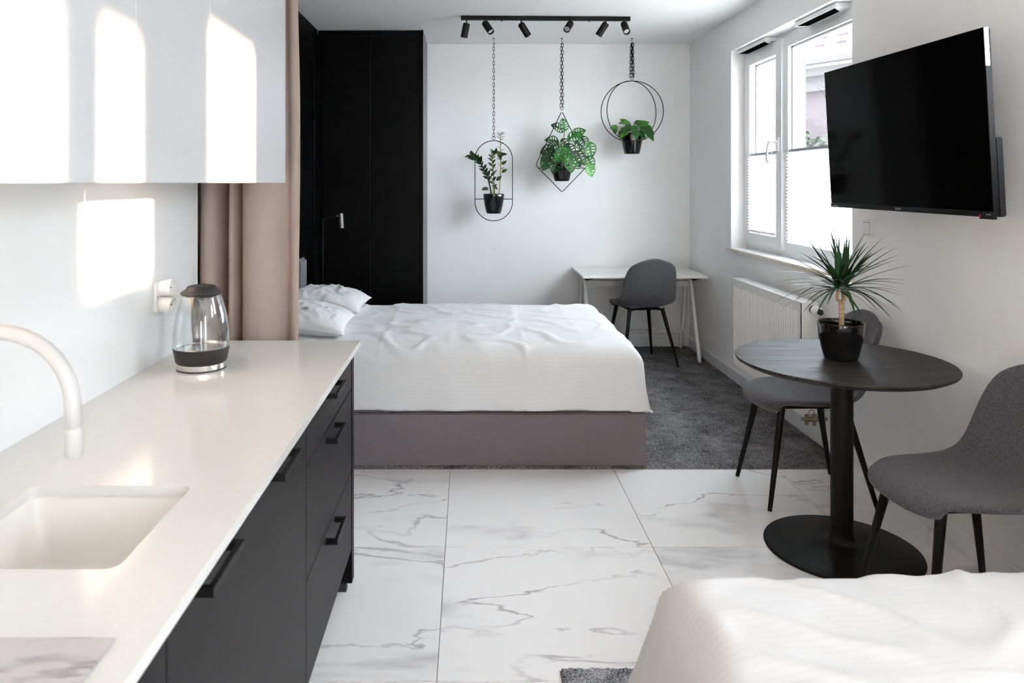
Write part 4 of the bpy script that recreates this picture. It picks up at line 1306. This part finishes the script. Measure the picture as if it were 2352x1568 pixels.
# --- pothos in the rings
random.seed(31)
pb3 = Vector((c3.x, Z0, P(0, 353.5, Z0).z))
po = thing('potted_pothos', pb3, 'glossy green pothos with heart-shaped leaves in the crossed-ring hanger', 'plant', 'hanging potted plants')
pot(po, pb3, 0.090, 0.064, 0.176)
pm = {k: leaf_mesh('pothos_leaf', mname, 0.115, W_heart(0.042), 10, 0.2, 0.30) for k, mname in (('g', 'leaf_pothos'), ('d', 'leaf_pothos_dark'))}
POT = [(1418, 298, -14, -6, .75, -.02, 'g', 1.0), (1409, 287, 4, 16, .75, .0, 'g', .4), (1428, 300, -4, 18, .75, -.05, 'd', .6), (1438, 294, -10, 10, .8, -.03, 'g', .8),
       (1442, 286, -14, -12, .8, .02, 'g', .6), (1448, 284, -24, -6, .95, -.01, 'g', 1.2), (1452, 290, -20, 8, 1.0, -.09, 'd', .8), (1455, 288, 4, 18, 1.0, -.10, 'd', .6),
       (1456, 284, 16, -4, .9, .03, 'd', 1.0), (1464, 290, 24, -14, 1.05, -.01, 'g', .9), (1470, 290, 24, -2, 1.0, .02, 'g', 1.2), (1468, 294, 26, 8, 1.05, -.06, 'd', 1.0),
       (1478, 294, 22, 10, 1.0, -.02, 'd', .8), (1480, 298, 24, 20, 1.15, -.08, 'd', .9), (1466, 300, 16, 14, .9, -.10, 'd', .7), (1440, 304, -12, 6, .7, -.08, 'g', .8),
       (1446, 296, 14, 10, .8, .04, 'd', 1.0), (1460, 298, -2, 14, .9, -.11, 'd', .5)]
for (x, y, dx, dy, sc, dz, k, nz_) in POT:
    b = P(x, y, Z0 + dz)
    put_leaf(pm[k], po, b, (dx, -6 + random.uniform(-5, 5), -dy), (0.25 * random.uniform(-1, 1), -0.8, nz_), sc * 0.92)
    root = P(1455 + (x - 1455) * 0.35, 312, Z0 + dz * 0.4)
    tube('stem', catmull([root, root.lerp(b, 0.5) + Vector((0, 0, 0.02)), b], 4), 0.0022, 'stem_green', po, 6)

# --- dracaena on the round table
random.seed(41)
DX, DY = 1.483, 2.985
dr = thing('potted_dracaena', (DX, DY, 0.7503), 'spiky dracaena with tan trunk in a glossy black pot on the round table', 'plant')
pot(dr, (DX, DY, 0.7503), 0.0865, 0.062, 0.147, soil=0.045)
top = P(1933, 695, DY)
tube('trunk', catmull([(DX + 0.002, DY, 0.84), (DX + 0.002, DY, 0.90), (top.x, DY, top.z)], 5), [0.0105, 0.0105, 0.0103, 0.010, 0.010, 0.010, 0.0102, 0.0104, 0.0106, 0.011, 0.0112], 'dracaena_bark', dr, 10)
heads = []
for (x, y, dy_) in ((1924, 668, -0.02), (1934, 664, 0.02), (1942, 668, 0.0)):
    q = P(x, y, DY + dy_)
    tube('branch', catmull([top, top.lerp(q, 0.35) + Vector(((q.x - top.x) * 0.45, 0, -0.002)), q], 5), 0.0065, 'dracaena_bark', dr, 8)
    heads.append(q)
dl = [leaf_mesh('dracaena_leaf', 'leaf_dracaena', 0.23, (lambda u: 0.0076 * (min(1, 0.55 + 2.2 * u) * (1 - u ** 2.2) ** 0.9) + 0.0003), 12, 0.35, dp) for dp in (0.02, 0.15, 0.32, 0.55)]
for hi, q in enumerate(heads):
    for k in range(24):
        u = k / 23
        az = k * 2.39996 + hi * 0.9
        el = math.radians(84 - 82 * u ** 0.8)
        d = Vector((math.cos(az) * math.cos(el), math.sin(az) * math.cos(el), math.sin(el)))
        d += Vector((q.x - top.x, 0, 0)) * 6
        nn = Vector((0, 0, 1)) if el < 1.2 else Vector((-math.cos(az), -math.sin(az), 0.2))
        di = 0 if u < 0.3 else (1 if u < 0.6 else (2 if u < 0.85 else 3))
        if random.random() < 0.25: di = min(3, di + 1)
        sc = random.uniform(0.72, 0.95) + 0.18 * math.sin(u * 3.1)
        put_leaf(dl[di], dr, q + Vector((0, 0, 0.03 * (1 - u))), d, nn, sc)
for (ex, ey) in ((1802, 657), (2058, 668), (2005, 712)):
    q = heads[0] if ex < 1930 else heads[2]
    e = P(ex, ey, DY - 0.03)
    d = e - q
    put_leaf(dl[2], dr, q, (d.x, d.y, d.z + 0.30 * d.length), (0, 0, 1), d.length / 0.215)

# ------------------------------------------------------------------ television, switch, radiator
c_tl, c_bl, c_tr, c_br = Vector((1.727, 3.64, 1.983)), Vector((1.763, 3.64, 1.334)), Vector((1.758, 2.555, 1.981)), Vector((1.794, 2.555, 1.331))
cen = (c_tl + c_bl + c_tr + c_br) / 4
ux = ((c_tr + c_br) - (c_tl + c_bl)).normalized()          # towards the viewer along the wall
vz = ((c_tl + c_tr) - (c_bl + c_br)); vz = (vz - ux * vz.dot(ux)).normalized()
ny = vz.cross(ux)                                        # points from the screen into the room or wall
if ny.x < 0: ny = -ny                                    # local Y: towards the wall
Mt = Matrix((ux, ny, ux.cross(ny))).transposed().to_4x4(); Mt.translation = cen
sgn = 1 if (ux.cross(ny)).dot(vz) > 0 else -1
tv = thing('television', None, 'large black flat-screen television on a wall bracket', 'television', matrix=Mt)
TW, TH = 1.085, 0.65


def tvb(name, u, d, v, m, parent=tv, bevel=0.0):
    z = (v[0] * sgn, v[1] * sgn); z = (min(z), max(z))
    return box(name, u, d, z, m, parent, bevel=bevel, local=True)


scr = tvb('screen', (-TW / 2, TW / 2 - 0.004), (0.0, 0.010), (-TH / 2 + 0.020, TH / 2), 'tv_black')
tvb('lower_bezel', (-TW / 2, TW / 2 - 0.004), (-0.0025, 0.012), (-TH / 2, -TH / 2 + 0.0195), 'tv_plastic')
tvb('edge_trim', (TW / 2 - 0.0039, TW / 2), (-0.0015, 0.013), (TH / 2 - 0.13, TH / 2), 'tv_silver')
tvb('edge_frame', (TW / 2 - 0.0039, TW / 2), (-0.0015, 0.013), (-TH / 2 + 0.02, TH / 2 - 0.131), 'tv_plastic')
boxes('top_frame', [((-TW / 2 - 0.002, TW / 2), (0.0, 0.013), tuple(sorted((sgn * (TH / 2 + 0.0002), sgn * (TH / 2 + 0.002)))))], 'tv_plastic', tv, local=True)
tvb('back_panel', (-TW / 2 + 0.004, TW / 2 - 0.004), (0.0125, 0.022), (-TH / 2 + 0.001, TH / 2 - 0.004), 'tv_plastic')
ho = tvb('rear_housing', (-TW / 2 + 0.06, TW / 2 - 0.006), (0.0225, 0.050), (-TH / 2, -0.05), 'tv_housing', bevel=0.004)
lathe('speaker_bump', [(0, 0), (0.045, 0), (0.04, 0.018), (0, 0.022)], (TW / 2 - 0.10, 0.050, sgn * (-TH / 2 + 0.12)), 'tv_plastic', ho, 24, local=True, axis=(0, 1, 0))
tvb('sensor_pod', (TW / 2 - 0.07, TW / 2 - 0.003), (-0.002, 0.012), (-TH / 2 - 0.007, -TH / 2 - 0.0002), 'tv_plastic')
tvb('standby_light', (TW / 2 - 0.068, TW / 2 - 0.064), (-0.0035, -0.0026), (-TH / 2 - 0.002, -TH / 2 + 0.008), 'led_red')
tvb('arm', (-0.22, 0.22), (0.0505, 0.075), (-0.14, -0.10), 'metal_black')
tvb('arm_plate', (-0.10, 0.10), (0.055, 0.108), (-0.20, -0.05), 'metal_black')
fc = bpy.data.curves.new('lettering_curve', 'FONT'); fc.body = 'SHARP'; fc.size = 0.0135; fc.align_x = 'CENTER'; fc.align_y = 'CENTER'; fc.extrude = 0.0003
ftmp = bpy.data.objects.new('lettering_curve', fc); COL.objects.link(ftmp)
fme = bpy.data.meshes.new_from_object(ftmp.evaluated_get(bpy.context.evaluated_depsgraph_get())); fme.name = 'brand_lettering'
bpy.data.objects.remove(ftmp); bpy.data.curves.remove(fc)
fme.materials.clear(); fme.materials.append(M['print_grey'])
fo_ = bpy.data.objects.new('brand_lettering', fme); COL.objects.link(fo_); fo_.parent = tv
xl = Vector((1, 0, 0)); yl = Vector((0, 0, sgn)); zl = xl.cross(yl)
fm = Matrix((xl, yl, zl)).transposed().to_4x4(); fm.translation = (0.0, -0.0030, sgn * (-TH / 2 + 0.010))
fo_.matrix_local = fm
tvb('model_print', (-TW / 2 + 0.02, -TW / 2 + 0.065), (-0.0029, -0.0026), (-TH / 2 + 0.006, -TH / 2 + 0.009), 'print_grey')
tvb('model_print', (TW / 2 - 0.035, TW / 2 - 0.012), (-0.0029, -0.0026), (-TH / 2 + 0.008, -TH / 2 + 0.011), 'print_grey')
tbk = thing('television_bracket', (XR, 3.06, 1.52), 'black wall bracket holding the television', 'bracket')
box('wall_plate', (XR - 0.012, XR - 0.0005), (2.97, 3.21), (1.44, 1.72), 'metal_black', tbk)
box('arm', (1.885, XR - 0.012), (3.07, 3.13), (1.55, 1.58), 'metal_black', tbk)

sw = thing('light_switch', (XR, 3.65, 1.19), 'white light switch on the wall under the television', 'switch')
box('frame', (XR - 0.010, XR - 0.0003), (3.608, 3.692), (1.186, 1.270), 'plastic_white', sw, bevel=0.003)
box('rocker', (XR - 0.014, XR - 0.0105), (3.622, 3.678), (1.200, 1.256), 'plastic_white', sw, bevel=0.0015)
each('rocker_edge_shade', [((XR - 0.0108, XR - 0.0101), (3.6185, 3.6815), (1.2565, 1.2585)), ((XR - 0.0108, XR - 0.0101), (3.6185, 3.6815), (1.1975, 1.1995))], 'carcass_grey', sw)  # grey strips on the frame stand in for shade at the rocker edges

ra = thing('radiator', (1.85, 4.60, 0.195), 'white ribbed panel radiator below the window', 'radiator')
RX0, RX1, RY0, RY1, RZ0, RZ1 = 1.80, 1.895, 4.065, 5.13, 0.197, 0.797
v, f = [], []
NR = 32; m0 = 0.035
yy = [RY0, RY0 + m0]
prf = [(RY0, 0.0), (RY0 + m0, 0.0)]
pw = (RY1 - RY0 - 2 * m0) / NR
for k in range(NR):
    a = RY0 + m0 + k * pw
    prf += [(a + 0.15 * pw, 0.0), (a + 0.3 * pw, 0.006), (a + 0.7 * pw, 0.006), (a + 0.85 * pw, 0.0)]
prf += [(RY1 - m0, 0.0), (RY1, 0.0)]
rows = [(RZ0, 0), (RZ0 + 0.03, 0), (RZ0 + 0.045, 1), (RZ1 - 0.055, 1), (RZ1 - 0.04, 0), (RZ1, 0)]
for (z, k) in rows:
    for (y, d) in prf: v.append((RX0 + d * k, y, z))
n = len(prf)
for j in range(len(rows) - 1):
    for i in range(n - 1): f.append((j * n + i, j * n + i + 1, (j + 1) * n + i + 1, (j + 1) * n + i))
link('ribbed_front', v, f, 'enamel_white', ra)
each('side_cover', [((RX0 + 0.0065, RX1), (RY0, RY0 + 0.003), (RZ0, RZ1 - 0.0)), ((RX0 + 0.0065, RX1), (RY1 - 0.003, RY1), (RZ0, RZ1))], 'enamel_white', ra)
box('back_panel', (RX1 - 0.012, RX1 - 0.001), (RY0 + 0.004, RY1 - 0.004), (RZ0, RZ1 - 0.004), 'enamel_white', ra)
v, f = [], []
box('top_grille', (RX0 + 0.001, RX1 - 0.001), (RY0, RY1), (RZ1, RZ1 + 0.004), 'enamel_white', ra, bevel=0.001, bseg=1)
each('wall_bracket', [((RX1, XR - 0.0005), (4.25, 4.28), (0.3, 0.7)), ((RX1, XR - 0.0005), (4.92, 4.95), (0.3, 0.7))], 'enamel_white', ra)
vh = lathe('thermostat_head', [(0, 0), (0.017, 0), (0.018, 0.02), (0.026, 0.024), (0.0265, 0.05), (0.022, 0.078), (0.020, 0.083), (0, 0.083)], (1.868, RY0 - 0.001, 0.762), 'plastic_white', ra, 28, axis=(0, -1, 0))
lathe('thermostat_cap', [(0, 0), (0.0165, 0), (0.0165, 0.004), (0, 0.005)], (1.868, RY0 - 0.084, 0.762), 'plinth_black', vh, 24, axis=(0, -1, 0))
lathe('valve_collar', [(0.0155, 0), (0.022, 0), (0.022, 0.006), (0.0155, 0.006)], (1.868, RY0 - 0.001, 0.762), 'plinth_black', vh, 24, axis=(0, -1, 0))
vb_ = cyl('lower_valve', (1.825, RY0 + 0.012, 0.165), (1.905, RY0 + 0.012, 0.165), 0.013, 0.013, 'brass_worn', ra, 14)
cyl('valve_nut', (1.84, RY0 + 0.012, 0.135), (1.84, RY0 + 0.012, 0.196), 0.012, 0.012, 'brass_worn', vb_, 6)
cyl('valve_nut', (1.88, RY0 + 0.012, 0.13), (1.88, RY0 + 0.012, 0.196), 0.012, 0.012, 'brass_worn', vb_, 6)
cyl('valve_spindle', (1.81, RY0 + 0.012, 0.165), (1.826, RY0 + 0.012, 0.165), 0.006, 0.010, 'brass_worn', vb_, 10)
tube('pull_ring', [(1.858 + 0.015 * math.cos(a * 0.3927), RY0 - 0.004, 0.205 + 0.015 * math.sin(a * 0.3927)) for a in range(16)], 0.0022, 'brass_worn', vb_, 6, True)
cyl('pipe', (1.90, RY0 + 0.012, 0.165), (XR - 0.0005, RY0 + 0.012, 0.165), 0.008, 0.008, 'brass_worn', ra, 10)

# ------------------------------------------------------------------ track light
tl0, tl1 = P(1059, 36, 5.50), P(1447, 38, 5.535)
trk = thing('track_light', ((tl0.x + tl1.x) / 2, 5.52, ZC), 'black ceiling track with six small spotlights', 'track light')
dv = Vector((tl1.x - tl0.x, tl1.y - tl0.y, 0)); Lk = dv.length; dv.normalize(); nv_ = Vector((-dv.y, dv.x, 0))
v = []
base0 = Vector((tl0.x, tl0.y, 0))
for z in (ZC - 0.031, ZC - 0.0005):
    for (a, b) in ((0, -0.016), (Lk, -0.016), (Lk, 0.016), (0, 0.016)):
        q = base0 + dv * a + nv_ * b; q.z = z; v.append(q)
link('rail', v, BOXF, 'metal_black', trk, bevel=0.001, bseg=1)
SP = [(1071.4, (-6.6, 32.8), 0.02), (1113.7, (15, 26), -0.055), (1196.6, (19, 26), 0.05), (1309.4, (-13, 21), -0.085), (1391.3, (-16, 25), 0.02), (1433.0, (2.5, 25), -0.075)]
for (sx, (dx, dy), dd) in SP:
    s = (sx - 1059) / (1447 - 1059)
    p = base0 + dv * (Lk * s); p.z = ZC - 0.031
    long = sx in (1071.4, 1196.6)
    j = p - Vector((0, 0, 0.030 if long else 0.022))
    d = Vector((dx * 5.52 / F, dd, -dy * 5.52 / F)).normalized()
    a = j - d * 0.008
    hd_ = lathe('spotlight', [(0, 0), (0.019, 0), (0.0235, 0.004), (0.0255, 0.012), (0.0255, 0.108), (0.0235, 0.108), (0.0235, 0.096), (0, 0.096)], a, 'metal_black', trk, 28, axis=d)
    cyl('stem', p, j + Vector((0, 0, -0.006)), 0.0052, 0.0052, 'metal_black', hd_, 10)
    lathe('lens', [(0, 0.004), (0.017, 0.002), (0.021, 0)], a + d * 0.0965, 'lens_white', hd_, 24, axis=d)
for sx in (1152, 1353):
    p = base0 + dv * (Lk * (sx - 1059) / 388); p.z = ZC - 0.033
    lathe('rail_knob', [(0, -0.007), (0.005, -0.005), (0.007, 0.0), (0.005, 0.003), (0, 0.003)], p, 'metal_black', trk, 12)

# ------------------------------------------------------------------ foreground bed
b2_ = thing('bed', (1.2, 0.8, 0), 'low bed in the right foreground under the white striped duvet', 'bed')
box('base', (0.56, 1.84), (-0.15, 1.70), (0.02, 0.24), 'bed_fabric', b2_, bevel=0.006)
box('mattress', (0.55, 1.84), (-0.15, 1.71), (0.24, 0.455), 'mattress_white', b2_, bevel=0.04, bseg=4)
drape('duvet', 0.56, 1.765, -0.10, 1.755, 0.515, 0.07, 0.085, 'white striped duvet on the bed in the right foreground', flare=0.14, tilt=0.03, seed=7.7, step=0.0125, wr=1.1, creases=((0.80, 1.25, 1.6), (0.5, 1.0, 1.4)))
